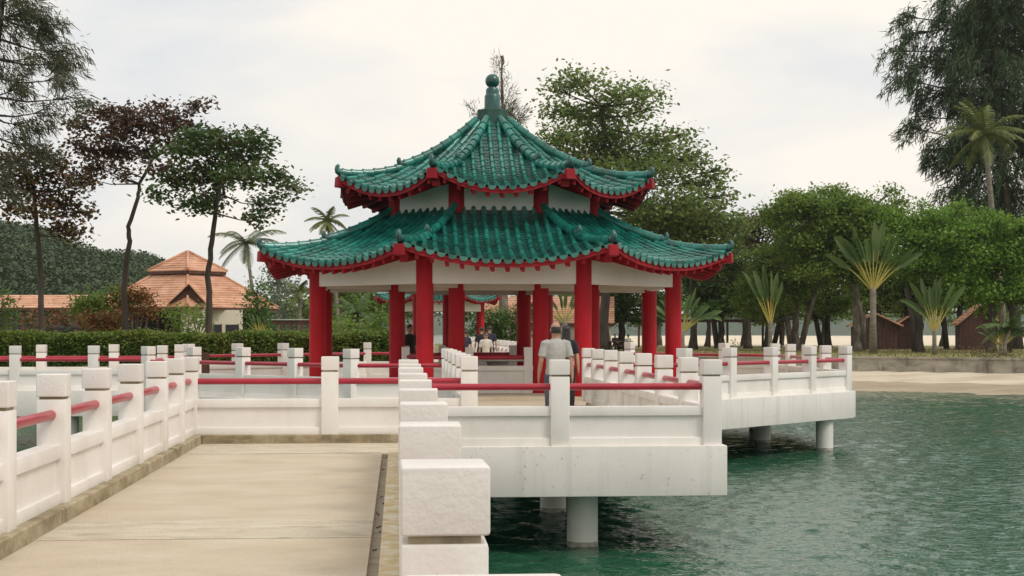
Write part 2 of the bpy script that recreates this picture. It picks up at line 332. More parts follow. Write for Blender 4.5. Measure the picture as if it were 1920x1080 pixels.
# land: shoreline points (world x, y), near to the hedge on the left, sea wall on the right
SHORE = [(-420, 52.5), (-2.2, 52.5), (-2.2, 89.5), (8, 88.5), (16, 85.5), (24.6, 81.2), (29, 77.5), (36, 71.5), (60, 55)]
INLAND = [(420, 40), (420, 150), (90, 176), (40, 178), (10, 178), (-12, 190), (-30, 420), (-420, 420)]
land = MB(); land.prism(SHORE + INLAND, -2.2, GZ)
lo = land.build('ground', M['grass']); tag(lo, kind='structure')
# right sea wall: coping on the shoreline of the lawn
def strip(mb, pts, w, z0, z1, mi=0):
    """upright wall of thickness w that follows a polyline, in front of it"""
    pts = [Vector((p[0], p[1], 0)) for p in pts]; k = len(pts); ins, outs = [], []
    for i, p in enumerate(pts):
        d = (pts[min(i + 1, k - 1)] - pts[max(i - 1, 0)]).normalized(); nrm = Vector((d.y, -d.x, 0)); outs.append(p + nrm * w); ins.append(p - nrm * .12)
    poly = [(p.x, p.y) for p in outs] + [(p.x, p.y) for p in reversed(ins)]
    return mb.prism(poly, z0, z1, mi)
wall = thing('sea_wall', 'low stained grey concrete sea wall between the lawn and the sand beach', 'wall', (24, 81, -1))
strip(MB(), SHORE[2:], .22, -1.6, GZ + .02).build('wall_face', M['seawall'], wall)
strip(MB(), SHORE[2:], .30, GZ + .024, GZ + .12).build('coping', M['seawall'], wall)
# beach: a sloping sheet in front of the wall
def beach():
    V, Q, mi = [], [], []
    sh = [Vector((x, y, 0)) for x, y in SHORE[3:]]
    rows = [(0.0, -.60), (2.5, -.70), (6, -.96), (10.5, -1.20), (16, -1.62)]
    ss = []
    for i in range(len(sh) - 1):
        n = 10
        for j in range(n): ss.append(sh[i].lerp(sh[i + 1], j / n))
    ss.append(sh[-1])
    for i, p in enumerate(ss):
        d = (ss[min(i + 1, len(ss) - 1)] - ss[max(i - 1, 0)]).normalized(); nr = Vector((d.y, -d.x, 0))
        wob = .5 * math.sin(i * .9) + .35 * math.sin(i * 2.3)
        for r, (o, z) in enumerate(rows):
            q = p + nr * (.1 + o + wob * (o / 10)); V.append((q.x, q.y, z + .03 * math.sin(i * 1.7 + r)))
    R = len(rows)
    for i in range(len(ss) - 1):
        for r in range(R - 1): Q.append((i * R + r, i * R + r + 1, (i + 1) * R + r + 1, (i + 1) * R + r)); mi.append(0 if r < 2 else 1)
    me = mesh_np('sand_beach', V, Q, [M['sand'], M['sandwet']], True, mi)
    o = bpy.data.objects.new('sand_beach', me); COL.objects.link(o); return tag(o, kind='structure')
beach()
# far beach and far shore behind the trees
fb = []
for i in range(14):
    x = 1120 + 80 * i
    for dd, z in ((150, GZ + .004), (172, .25), (205, .66), (236, .78), (262, -1.6)): q = gnd(x, dd, z + (.05 * math.sin(i * 1.3 + dd) if dd < 240 and dd > 155 else 0)); fb.append(tuple(q))
me = mesh_np('far_beach', fb, [(5 * i + r, 5 * i + 5 + r, 5 * i + 6 + r, 5 * i + 1 + r) for i in range(13) for r in range(4)], M['sandfar'], True)
o = bpy.data.objects.new('far_beach', me); COL.objects.link(o); tag(o, kind='structure')
def ridge(name, d, prof, depth, m, base):
    V, Q = [], []; k = len(prof); rows = 8
    for i, (x, y) in enumerate(prof):
        for r in range(rows):
            f = r / (rows - 1); h = math.sin(f * math.pi / 2)
            p = at(x, y, d); q = at(x, 620, d - depth * (1 - f)); V.append((q.x, q.y, base + (p.z - base) * h))
    for i in range(k - 1):
        for r in range(rows - 1): Q.append((i * rows + r, (i + 1) * rows + r, (i + 1) * rows + r + 1, i * rows + r + 1))
    o = bpy.data.objects.new(name, mesh_np(name, V, Q, m, True)); COL.objects.link(o); return tag(o, kind='structure'), np.array(V)
ridge('far_shore_hills', 1200, [(300 + 60 * i, 583 + 6 * math.sin(i * .9) + 4 * math.sin(i * 2.1)) for i in range(32)], 120, M['farhill'], -3)
HP = [(-240, 427), (-120, 435), (-40, 443), (0, 451), (40, 455), (80, 467), (110, 483), (150, 501), (190, 507), (240, 509), (275, 513), (300, 527), (330, 543), (380, 557), (440, 575), (520, 599), (600, 623)]
hill, hv = ridge('hill', 330, HP, 150, M['hill'], -1)
# red brick path across the lawn (two short stretches)
pp = [gnd(1000 + 60 * i, 118 - .35 * i + 1.2 * math.sin(i * .7), GZ + .006) for i in range(19)]
V = []; 
for p in pp: V += [(p.x, p.y - .9, p.z), (p.x, p.y + .9, p.z)]
o = MB().add(V, [(2 * i, 2 * i + 2, 2 * i + 3, 2 * i + 1) for i in range(len(pp) - 1)]).build('brick_path', M['path']); tag(o, kind='structure')

# ------------------------------------------------------------------ bridges
KZ, BZ = .13, -.50                                     # top of the kerb / edge beam, underside of the edge beam
bridge = thing('footbridge', 'white zigzag concrete footbridge with beige deck leading to the pavilion', 'bridge', (-1.3, 12, 0))
def slab(y0, y1, x0, x1, m, parent=bridge, z=0): return bbox(x0, x1, y0, y1, z - .22, z).build('deck_slab', m, parent)
slab(-4, 11.58, -2.71, -.205, M['deck']); slab(11.592, 12.70, -2.71, -.205, M['deckpale'], z=.003)
slab(12.712, 19.55, -2.71, -.205, M['deck']); slab(19.562, 21.27, -2.71, .395, M['deckpale'], z=.004)
slab(19.12, 21.27, .405, 3.83, M['deck'], z=.002); slab(21.285, 26.2, 1.11, 3.83, M['deck']); slab(26.215, 30.9, 1.11, 3.83, M['deckpale'], z=.003)
bbox(-.205, -.125, -4, 19.45, -.30, -.055).build('drain_channel', M['slot'], bridge)
bbox(-.205, .395, 19.45, 19.562, -.22, .002).build('drain_end', M['deckpale'], bridge)
bbox(-.125, .40, -4, 19.45, -.2, .035).build('kerb', M['kerbyellow'], bridge)
for i in range(11):                                    # leaves and twigs caught in the drain
    y = 8 + rnd.random() * 10; x = -.195 + rnd.random() * .05
    MB().tube([(x, y, -.050), (x + rnd.uniform(.01, .04), y + rnd.uniform(-.02, .06), -.04)], [.004, .007], 5).build('twig', M['wood'], bridge)
KERBS = [bbox(-3.0, -2.71, -4, 21.27, -.3, KZ), bbox(-2.71, .99, 21.27, 21.5, -.3, KZ - .002), bbox(.99, 1.11, 21.272, 30.9, -.2, .10), bbox(3.83, 3.95, 19.0, 30.9, -.2, .10)]
for k in KERBS: place('kerb', bevelled(k, 'kerb', M['kerb'], .012, 1, False), bridge)
M['soffit'] = mat('shade_toned_raw_concrete', [(.09, .09, .08), (.16, .155, .14)], (1.5, 1.5, 1.5), .9, .2, 20)  # slabs added under the decks, shade put into their dark concrete colour
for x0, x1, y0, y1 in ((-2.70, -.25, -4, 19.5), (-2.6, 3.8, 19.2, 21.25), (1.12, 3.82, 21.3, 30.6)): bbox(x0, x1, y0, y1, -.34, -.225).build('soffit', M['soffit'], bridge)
def beam(a, b, w=.30, z0=BZ, z1=KZ, parent=bridge, name='edge_beam', m='beam'):
    a, b = Vector((*a, (z0 + z1) / 2)), Vector((*b, (z0 + z1) / 2))
    return place(name, bevelled(MB().bar(a, b, w, z1 - z0), name, M[m], .014, 2), parent)
beam((-3.06, -4), (-3.06, 21.58)); beam((-2.90, 21.46), (.85, 21.46), .26, z1=KZ - .004)
beam((.30, -4), (.30, 18.80), .24, z1=.03); beam((.06, 18.98), (4.12, 18.98), .32)
beam((3.99, 19.15), (3.99, 30.7), .26, z1=KZ - .003); beam((.96, 21.6), (.96, 30.7), .24, z1=KZ - .003)
def pier(x, y, parent=bridge, r=.205):
    mb = MB(); mb.tube([(x, y, -3.2), (x, y, WZ + .06), (x, y, WZ + .061)], [r, r, r], 24); mb.m = [1] * len(mb.m)
    mb.tube([(x, y, WZ + .06), (x, y, -.3)], r - .002, 24, 0)
    o = mb.build('pier', [M['pier'], M['algae']], parent, True); o.data.set_sharp_from_angle(angle=.8); return o
p = at(1092, 1022, 1); 
for px, d in ((1092, 19.85), (1037, 23.6)):
    q = gnd(px, d, 0); pier(q.x, q.y)
pier(1.9, 27.5); pier(-2.6, 6); pier(-.4, 6); pier(-2.6, 14); pier(-.4, 14); pier(-2.5, 20.8)

AX, AY, AP = 2.45, 39.0, 8.2                           # pavilion axis, half width of the eight-sided platform
platform = thing('pavilion_platform', 'eight-sided white concrete platform on round piers under the pavilion', 'platform', (AX, AY, 0))
def octo(ap, k):                                       # corner k, anticlockwise from the front right corner
    a = math.radians(-67.5 + 45 * k); R = ap / math.cos(math.radians(22.5)); return (AX + R * math.cos(a), AY + R * math.sin(a))
MB().prism([octo(AP - .02, k) for k in range(8)], -.25, .004).build('deck_slab', M['deck'], platform)
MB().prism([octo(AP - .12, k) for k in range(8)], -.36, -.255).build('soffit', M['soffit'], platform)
for k in range(8):
    a, b = Vector(octo(AP + .12, k)), Vector(octo(AP + .12, (k + 1) % 8))
    d = (b - a).normalized()
    if k == 7:
        g0, g1 = AX - 1.62, AX + 1.68
        beam(tuple(a + Vector((.12, 0))), (g0, a.y), .3, parent=platform); beam((g1, a.y), tuple(b - Vector((.12, 0))), .3, parent=platform)
    else: beam(tuple(a + d * .10), tuple(b - d * .10), .3, parent=platform)
for px, d in ((1546, 35.6), (1430, 38.2)):
    q = gnd(px, d, 0); pier(q.x, q.y, platform, .2)
for k in (0, 2, 4, 5, 6, 7): x, y = octo(AP - .6, k); pier(x, y, platform, .2)
side = thing('side_footbridge', 'white footbridge leaving the pavilion platform towards the hedge side', 'bridge', (-10, 39, 0))
bbox(-22, -5.8, 37.6, 40.6, -.22, 0).build('deck_slab', M['deck'], side)
beam((-22, 37.55), (-5.98, 37.55), .3, parent=side); beam((-22, 40.75), (-5.98, 40.75), .3, parent=side)
for x in (-8, -13, -18): pier(x, 37.9, side); pier(x, 40.4, side)
backb = thing('rear_footbridge', 'white footbridge running straight back from the pavilion to the small pavilion', 'bridge', (AX, 68, 0))
bbox(1.0, 3.95, 47.3, 89.3, -.22, 0).build('deck_slab', M['deck'], backb)
beam((.95, 47.5), (.95, 89.2), .3, parent=backb); beam((4.0, 47.5), (4.0, 89.2), .3, parent=backb)
for y in (52, 60, 68, 76, 84): pier(2.4, y, backb, .3)

# ------------------------------------------------------------------ railings: posts with caps, red pipe, coping, panel and bottom rail
PW = .236
def _bz(mb, n, m, w, s=2): return bevelled(mb, n, M[m], w, s)
POST = _bz(bbox(-PW / 2, PW / 2, -PW / 2, PW / 2, -.03, .865), 'post', 'white', .010)
NECK = bbox(-PW / 2 + .02, PW / 2 - .02, -PW / 2 + .02, PW / 2 - .02, .86, .90).mesh('neck', M['kerb'])
CAP = _bz(bbox(-PW / 2 - .003, PW / 2 + .003, -PW / 2 - .003, PW / 2 + .003, .886, 1.075), 'cap', 'cap', .012, 3)
_bay = {}
def baymesh(L):
    k = round(L, 2)
    if k not in _bay:
        h = L / 2 - PW / 2 + .01
        pm = MB().tube([(-h - .02, 0, .735), (h + .02, 0, .735)], .043, 16).mesh('rail', M['rail'], True); pm.set_sharp_from_angle(angle=.9)
        _bay[k] = (pm, _bz(bbox(-h, h, -.085, .085, .372, .490), 'coping', 'white', .008), bbox(-h, h, -.05, .05, .09, .375).mesh('panel', M['white']),
                   _bz(bbox(-h, h, -.085, .085, -.02, .095), 'bottom_rail', 'white', .008))
    return _bay[k]
def railing(label, posts, first=True, last=True, z=KZ, group='white railings with red pipes', far=False):
    posts = [Vector((p[0], p[1], z)) for p in posts]
    r = thing('railing', label, 'railing', posts[0], group)
    for i, p in enumerate(posts):
        q = posts[min(i + 1, len(posts) - 1)] - posts[max(i - 1, 0)]; ang = math.atan2(q.y, q.x)
        if (i > 0 or first) and (i < len(posts) - 1 or last):
            Mx = Matrix.Translation(p) @ Matrix.Rotation(ang + rnd.uniform(-.01, .01), 4, 'Z')
            po = place('post', POST, r, Mx); place('cap', CAP, po, Matrix.Rotation(rnd.uniform(-.02, .02), 4, 'Z') @ Matrix.Translation((rnd.uniform(-.003, .003), rnd.uniform(-.003, .003), rnd.uniform(-.003, .004))), True)
            place('neck', NECK, po, Matrix.Identity(4), True)
    for a, b in zip(posts, posts[1:]):
        d = b - a; Mx = Matrix.Translation((a + b) / 2) @ Matrix.Rotation(math.atan2(d.y, d.x), 4, 'Z')
        for n, me in zip(('rail', 'coping', 'panel', 'bottom_rail'), baymesh(d.length)): place(n, me, r, Mx)
    return r
XL = -2.89
railing('white railing along the left edge of the beige deck, water seen behind it', [(XL, y) for y in (7.5, 9.3, 11.2, 13.05, 14.9, 16.75, 18.55, 20.0, 21.4)])
railing('white railing crossing the far end of the beige deck', [(XL, 21.4), (-.95, 21.4), (.995, 21.4)], first=False)
railing('white railing with large caps running away from the bottom of the picture', [(.125, y) for y in (.35, 2.17, 4.20, 5.95, 7.72, 9.58, 11.32, 13.1, 14.9, 16.7, 19.0)])
railing('white railing above the long blank beam, in front of the standing man', [(.125, 19.0), (2.02, 19.0), (3.945, 19.0)], first=False)
railing('white railing on the right of the man, going back to the pavilion', [(3.945, y) for y in (19.0, 20.5, 22.4, 24.3, 26.2, 28.1, 29.95, 31.45)], first=False)
railing('short white railing on the left of the walkway in front of the pavilion', [(.995, y) for y in (21.4, 23.3, 25.2, 27.1, 29.0, 30.8)], first=False)
def lerp2(a, b, ts): return [(a[0] + (b[0] - a[0]) * t, a[1] + (b[1] - a[1]) * t) for t in ts]
q4 = [0, .25, .5, .75, 1]
c = [octo(AP, k) for k in range(8)]
railing('white platform railing jutting out over the water at the right', lerp2(c[0], c[1], q4))
railing('white platform railing receding from the far right corner post', lerp2(c[1], c[2], q4), first=False)
railing('white platform railing behind the right columns, before the beach', lerp2(c[2], c[3], q4), first=False)
railing('white platform railing at the back, right of the rear walkway', [c[3], (3.95, c[3][1])], first=False)
railing('white platform railing at the back, left of the rear walkway', [(1.0, c[3][1]), c[4]])
railing('white platform railing behind the left columns, before the hedge', lerp2(c[4], c[5], q4), first=False)
railing('white platform railing in line with the left front column', lerp2(c[6], c[7], q4))
railing('short white platform railing at the far left corner, before the side bridge', [c[6], (c[6][0], 37.7)], first=False)
railing('short white platform railing just past the side bridge', [(c[5][0], 40.65), c[5]])
railing('short white platform railing left of the walkway, before the left front column', [c[7], (.995, 30.8)], first=False, last=False)
railing('short white platform railing right of the walkway, below the right front column', [(4.1, 30.8), c[0]], first=False, last=False)
railing('white side-bridge railing nearer to the water', [(c[6][0], 37.7), (-7.4, 37.7), (-9.27, 37.7), (-11.15, 37.7), (-13.0, 37.7), (-14.9, 37.7)], first=False)
railing('white side-bridge railing nearer to the hedge', [(c[5][0], 40.65), (-7.45, 40.65), (-9.32, 40.65), (-11.2, 40.65), (-13.1, 40.65), (-15, 40.65)], first=False)
railing('white railing on the right side of the rear walkway', [(3.95, 47.2 + 2.1 * i) for i in range(20)])
railing('white railing on the left side of the rear walkway', [(1.0, 49.3 + 2.1 * i) for i in range(19)])

# ------------------------------------------------------------------ pavilions
T22 = math.tan(math.radians(22.5)); C22 = math.cos(math.radians(22.5))
def cover_mesh(r, L, m):
    n = 7; V, Q = [], []
    for y, rr in ((-.015, r * 1.10), (.03, r * 1.10), (.031, r * 1.0), (L, r * .93)):
        for j in range(n): a = math.pi * j / (n - 1); V.append((rr * math.cos(a), y, rr * 1.2 * math.sin(a) - .01))
    for i in range(3):
        for j in range(n - 1): Q.append((i * n + j + 1, i * n + j, (i + 1) * n + j, (i + 1) * n + j + 1))
    V.append((0, -.014, -.01)); c = len(V) - 1
    for j in range(0, n - 1, 2): Q.append((c, j, j + 1, j + 2))
    return V, Q, m
def pan_mesh(w, L, m):
    n = 5; V, Q = [], []
    for y, dz in ((0, 0.014), (L, 0.0), (0.004, -.014)):
        for j in range(n):
            f = j / (n - 1) * 2 - 1; V.append((f * w / 2, y - (.018 * (1 - f * f) if y < .1 else 0), dz - .045 * (1 - f * f) + .03))
    for j in range(n - 1): Q += [(j, j + 1, n + j + 1, n + j), (2 * n + j, 2 * n + j + 1, j + 1, j)]
    return V, Q, m
def drip_mesh(w, h, m):
    n = 8; V = [(w / 2 * math.cos(math.pi * j / n), -.022, -h * math.sin(math.pi * j / n) + .012) for j in range(n + 1)]
    V += [(x * .95, .004, z) for x, y, z in V]
    Q = [tuple(reversed((0, 1, 2, 3))), tuple(reversed((0, 3, 4, 5))), tuple(reversed((0, 5, 6, 7))), tuple(reversed((0, 7, 8, 8)))][:3]
    Q = [(3, 2, 1, 0), (5, 4, 3, 0), (7, 6, 5, 0), (8, 7, 0, 0)]
    Q = Q[:3] + [(j, j + 1, n + 2 + j, n + 1 + j) for j in range(n)]
    return V, Q + [(8, 7, 0, 0)], m
def tri_safe(name, V, Q, m, smooth=True):
    me = bpy.data.meshes.new(name); me.from_pydata(V, [], [tuple(dict.fromkeys(q)) for q in Q]); me.materials.append(m)
    if smooth: me.polygons.foreach_set('use_smooth', [True] * len(me.polygons)); me.update(); me.set_sharp_from_angle(angle=math.radians(40))
    return me
class Roof:
    def __init__(s, ax, ay, R, Rt, z0, dz, lift, al): s.c = Vector((ax, ay, 0)); s.R, s.Rt, s.z0, s.dz, s.lift, s.al = R, Rt, z0, dz, lift, al
    def ap(s, t): return (s.R + (s.Rt - s.R) * t) * C22
    def hw(s, t): return s.ap(t) * T22
    def P(s, k, x, t, off=0):
        th = math.radians(-90 + 45 * k); n = Vector((math.cos(th), math.sin(th), 0)); ta = Vector((-n.y, n.x, 0))
        tt = max(t, 0.0); sx = min(1.15, abs(x) / max(s.hw(t), 1e-3)); a = s.ap(t)
        z = s.z0 + s.dz * (s.al * t + (1 - s.al) * t * abs(t)) + s.lift * sx ** 2.1 * (1 - tt) ** 1.7
        a += .10 * sx ** 4 * (1 - tt) ** 3
        return s.c + n * a + ta * x + Vector((0, 0, z + off))
    def frame(s, k, x, t, off=0):
        p = s.P(k, x, t, off); y = (s.P(k, x, t + .01, off) - p).normalized(); xv = (s.P(k, x + .01, t, off) - s.P(k, x - .01, t, off)).normalized()
        z = xv.cross(y).normalized(); xv = y.cross(z)
        m = Matrix((xv, y, z)).transposed().to_4x4(); m.translation = p; return m
    def hip(s, k, t, off=0):                               # hip between face k and k+1
        return s.P(k, s.hw(t), t, off)
def pavilion(root, ax, ay, zf, Rc, Ri, roofs, rcol, beamz, fine, ztop, wallz):
    budget = {'cover_tile': 300, 'pan_tile': 300, 'drip_tile': 300}
    ocol = lambda R, k: (ax + R * math.cos(math.radians(-67.5 + 45 * k)), ay + R * math.sin(math.radians(-67.5 + 45 * k)))
    # columns
    for k in range(8):
        x, y = ocol(Rc, k); mb = MB(); mb.tube([(x, y, zf - .02), (x, y, zf + .05), (x, y, zf + .06), (x, y, roofs[0].z0 + .34)], [rcol * 1.06, rcol * 1.06, rcol, rcol], 28)
        o = mb.build('column', M['red'], root, True); o.data.set_sharp_from_angle(angle=.7)
        if Ri:
            x, y = ocol(Ri, k); top = wallz[1] + .1
            mb = MB(); mb.tube([(x, y, zf - .02), (x, y, zf + .05), (x, y, zf + .06), (x, y, top)], [rcol * 1.04, rcol * 1.04, rcol * .98, rcol * .98], 28)
            o = mb.build('inner_column', M['red'], root, True); o.data.set_sharp_from_angle(angle=.7)
    def ringbeam(R, z0, z1, w, name, m, trim):
        for k in range(8):
            a, b = Vector((*ocol(R, k), 0)), Vector((*ocol(R, (k + 1) % 8), 0)); d = (b - a).normalized()
            mb = MB(); mb.bar(a + d * trim + Vector((0, 0, (z0 + z1) / 2)), b - d * trim + Vector((0, 0, (z0 + z1) / 2)), w, z1 - z0); mb.build(name, m, root)
    ringbeam(Rc, beamz[0], beamz[1], .20, 'wall_beam', M['wall'], rcol * .6)
    if Ri:
        ringbeam(Ri, beamz[0] - .10, beamz[0] + .34, .22, 'inner_beam', M['ceil'], rcol * .6)
        ringbeam(Ri, wallz[0] - .4, wallz[1], .16, 'upper_wall', M['wall'], rcol * .6)
        for k in range(8):
            a, b = Vector((*ocol(Ri, k), beamz[0] + .1)), Vector((*ocol(Rc, k), beamz[0] + .1)); d = (b - a).normalized()
            MB().bar(a + d * rcol, b - d * rcol, .2, .3).build('tie_beam', M['ceil'], root)
    MB().prism([ocol(Rc - .12, k) for k in range(8)], beamz[1] - .42, beamz[1] - .36).build('ceiling', M['ceil'], root)
    for ri, rf in enumerate(roofs):
        rn = ('lower_roof', 'upper_roof')[ri] if len(roofs) > 1 else 'roof'
        # roof deck: tiles lie on the top face, red boards form the underside
        mb = MB(); nx, ny = 16, 12
        for k in range(8):
            for off, mi in ((-.03, 0), (-.10, 1)):
                o = len(mb.v)
                for j in range(ny + 1):
                    t = j / ny
                    for i in range(nx + 1): mb.v.append(tuple(rf.P(k, rf.hw(t) * (2 * i / nx - 1), t, off)))
                for j in range(ny):
                    for i in range(nx):
                        q = (o + j * (nx + 1) + i, o + j * (nx + 1) + i + 1, o + (j + 1) * (nx + 1) + i + 1, o + (j + 1) * (nx + 1) + i)
                        mb.f.append(q if mi == 0 else q[::-1]); mb.m.append(mi)
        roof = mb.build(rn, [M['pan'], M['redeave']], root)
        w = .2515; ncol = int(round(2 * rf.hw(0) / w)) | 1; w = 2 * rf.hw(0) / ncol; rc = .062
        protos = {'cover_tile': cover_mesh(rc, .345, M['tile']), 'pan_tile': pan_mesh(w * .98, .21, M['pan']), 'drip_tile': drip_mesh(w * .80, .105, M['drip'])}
        meshes = {n: tri_safe(n, *p) for n, p in protos.items()}; rest = {n: [] for n in protos}
        def put(n, Mx, k):
            if fine and budget[n] > 0 and k in (0, 1, 7): budget[n] -= 1; place(n, meshes[n], roof, Mx)
            else: rest[n].append(Mx)
        for k in ((0, 1, 7, 2, 6, 3, 5, 4)):
            def column(x, step, off, name, lim, t0=0.0):
                prev = None; acc = 0; nxt = 0.0; t = t0
                while t < .985:
                    p = rf.P(k, x, t, off)
                    if prev is not None: acc += (p - prev).length
                    prev = p
                    if abs(x) > rf.hw(t) - lim: break
                    if acc >= nxt: put(name, rf.frame(k, x, t, off) @ Matrix.Rotation(rnd.uniform(-.02, .02), 4, 'Z'), k); nxt += step
                    t += .004
            for j in range(ncol + 1):
                x = (j - ncol / 2) * w
                if 0 < j < ncol: column(x, .34, .012, 'cover_tile', .07)
            for j in range(ncol):
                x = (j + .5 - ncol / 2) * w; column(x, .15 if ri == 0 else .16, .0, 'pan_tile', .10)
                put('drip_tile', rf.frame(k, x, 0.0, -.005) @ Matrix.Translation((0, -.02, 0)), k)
        for n, ms in rest.items():
            if not ms: continue
            v0 = np.array(protos[n][0]); me0 = meshes[n]
            A = np.array([np.array(m) for m in ms]); VV = np.einsum('nij,vj->nvi', A[:, :3, :3], v0) + A[:, None, :3, 3]
            g = org(root); VV = VV.reshape(-1, 3) - np.array(g)
            fs = [tuple(p.vertices) for p in me0.polygons]; nv = len(v0); F4 = []
            f4 = [f if len(f) == 4 else (*f, f[-1]) for f in fs]
            me = bpy.data.meshes.new(n)
            base = [tuple(i + c * nv for i in f) for c in range(len(ms)) for f in fs]
            me.from_pydata(VV.tolist(), [], base); me.materials.append(protos[n][2]); me.polygons.foreach_set('use_smooth', [True] * len(base)); me.set_sharp_from_angle(angle=math.radians(40))
            o = bpy.data.objects.new(n + 's', me); COL.objects.link(o); o.parent = roof; o['kind'] = 'stuff'
        # hips: ridge tiles in two stages, each with an upturned horn
        rt = MB().tube([(0, -.01, 0), (0, .035, 0), (0, .036, 0), (0, .32, 0)], [(.098, .12), (.098, .12), (.085, .105), (.08, .10)], 12, side=(1, 0, 0)).mesh('ridge_tile', M['tile'], True)
        rt.set_sharp_from_angle(angle=.6)
        hornp = [(0, .10, 0), (0, -.01, .01), (0, -.05, .03), (0, -.07, .08), (0, -.065, .135), (0, -.04, .165), (0, -.015, .155)]
        horn = MB().tube(hornp, [.095, .095, .08, .066, .06, .052, .025], 12, side=(1, 0, 0)).mesh('ridge_horn', M['finial'], True)
        tb = .46 if ri == 0 else .44
        for k in range(8):
            for t0, t1, off in ((.012, tb - .02, .06), (tb, .97, .115)):
                pts = [rf.hip(k, t0 + (t1 - t0) * i / 80, off) for i in range(81)]
                acc, nxt = 0, .0
                for a, b in zip(pts, pts[1:]):
                    if acc >= nxt:
                        y = (b - a).normalized(); xv = y.cross(Vector((0, 0, 1))).normalized(); m = Matrix((xv, y, xv.cross(y))).transposed().to_4x4(); m.translation = a
                        place('ridge_tile' if nxt > 0 else 'ridge_horn', rt if nxt > 0 else horn, roof, m)
                        if nxt == 0: place('ridge_tile', rt, roof, m @ Matrix.Translation((0, .06, 0)))
                        nxt += .30
                    acc += (b - a).length
        # fascia, rafters, corner beams
        for k in range(8):
            mb = MB(); nn = 24; h0, h1 = -.045, -.175
            for i in range(nn + 1):
                x = rf.hw(0) * (2 * i / nn - 1) * .985; p = rf.P(k, x, .004); nrm = (p - rf.c); th = math.radians(-90 + 45 * k); nv = Vector((math.cos(th), math.sin(th), 0))
                for q in (p + Vector((0, 0, h0)), p + Vector((0, 0, h1)), p - nv * .06 + Vector((0, 0, h1)), p - nv * .06 + Vector((0, 0, h0))): mb.v.append(tuple(q))
            for i in range(nn):
                for j in range(4): a = 4 * i + j; b = 4 * i + (j + 1) % 4; mb.f.append((a, b, b + 4, a + 4)); mb.m.append(0)
            mb.f += [(3, 2, 1, 0), tuple(4 * nn + j for j in range(4))]; mb.m += [0, 0]
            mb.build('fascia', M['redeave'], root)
            tw = (rf.R - (Rc if ri == 0 else (Ri or Rc))) / (rf.R - rf.Rt)
            nr = int(2 * rf.hw(0) / .335)
            for j in range(nr):
                x = (j - (nr - 1) / 2) * .335; te = tw
                while te > .08 and abs(x) > rf.hw(te) - .05: te -= .02
                if te < .1: continue
                a = rf.P(k, x, .02, -.20); b = rf.P(k, x, te, -.20)
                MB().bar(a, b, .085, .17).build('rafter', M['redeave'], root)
            a, b = rf.hip(k, -.012, -.17), rf.hip(k, .10, -.20); d = (a - b).normalized()
            place('hip_beam', bevelled(MB().bar(a, b, .24, .25), 'hip_beam', M['redeave'], .012, 1, False), root)
            a, b = rf.hip(k, .06, -.34), rf.hip(k, tw + .02, -.30); MB().bar(a, b, .20, .20).build('hip_rafter', M['redeave'], root)
    # finial
    zt = ztop; hx, hz = ax, ay
    mb = MB(); mb.prism([(ax + .42 * math.cos(math.radians(22.5 + 45 * k)), ay + .42 * math.sin(math.radians(22.5 + 45 * k))) for k in range(8)], zt - .25, zt + .38)
    place('finial_block', bevelled(mb, 'finial_block', M['finbase'], .015, 1, False), root)
    prof = [(.21, .38), (.215, .42), (.205, .47), (.205, .74), (.175, .79), (.165, .80), (.17, .90), (.14, .955), (.10, .965), (.10, .985)]
    prof += [(.185 * math.sin(a), 1.135 - .185 * math.cos(a)) for a in [math.radians(35 + 14.5 * i) for i in range(11)]]
    mb = MB(); mb.tube([(ax, ay, zt + z) for r, z in prof], [max(r, .004) for r, z in prof], 28); o = mb.build('finial', M['finial'], root, True); o.data.set_sharp_from_angle(angle=.6)
PF = .066
pav = thing('pavilion', 'two-tiered eight-sided pavilion with teal tiled roofs and red columns', 'pavilion', (AX - .035, AY, 0))
RL = Roof(AX - .035, AY, 6.07, 2.56, 3.135, 1.455, .39, .35)
RU = Roof(AX - .035, AY, 4.10, .40, 4.935, 1.97, .45, .24)
pavilion(pav, AX - .035, AY, PF, 4.73, 2.646, [RL, RU], .20, (2.64, 3.42), True, 6.85, (4.50, 5.32))
MB().prism([(AX - .035 + 5.35 * math.cos(math.radians(-67.5 + 45 * k)), AY + 5.35 * math.sin(math.radians(-67.5 + 45 * k))) for k in range(8)], .006, PF).build('plinth', M['deck'], pav)
# low balustrades between the inner columns of the pavilion
for k in (7, 1, 3, 4, 5, 6):
    a = math.radians(-67.5 + 45 * k); b = math.radians(-67.5 + 45 * (k + 1)); pa = Vector((AX - .035 + 2.646 * math.cos(a), AY + 2.646 * math.sin(a), PF)); pb = Vector((AX - .035 + 2.646 * math.cos(b), AY + 2.646 * math.sin(b), PF))
    d = (pb - pa).normalized(); mb = MB(); z = Vector((0, 0, 1))
    mb.bar(pa + d * .19 + z * .27, pb - d * .19 + z * .27, .12, .54).bar(pa + d * .19 + z * .60, pb - d * .19 + z * .60, .22, .115)
    mb.build('balustrade', M['white'], pav)
    MB().tube([pa + d * .2 + z * .86, pb - d * .2 + z * .86], .055, 12).build('balustrade_rail', M['rail'], pav, True)
    for e in (pa + d * .30, pb - d * .30):
        bbox(e.x - .1, e.x + .1, e.y - .1, e.y + .1, PF, 1.17).build('balustrade_post', M['white'], pav)
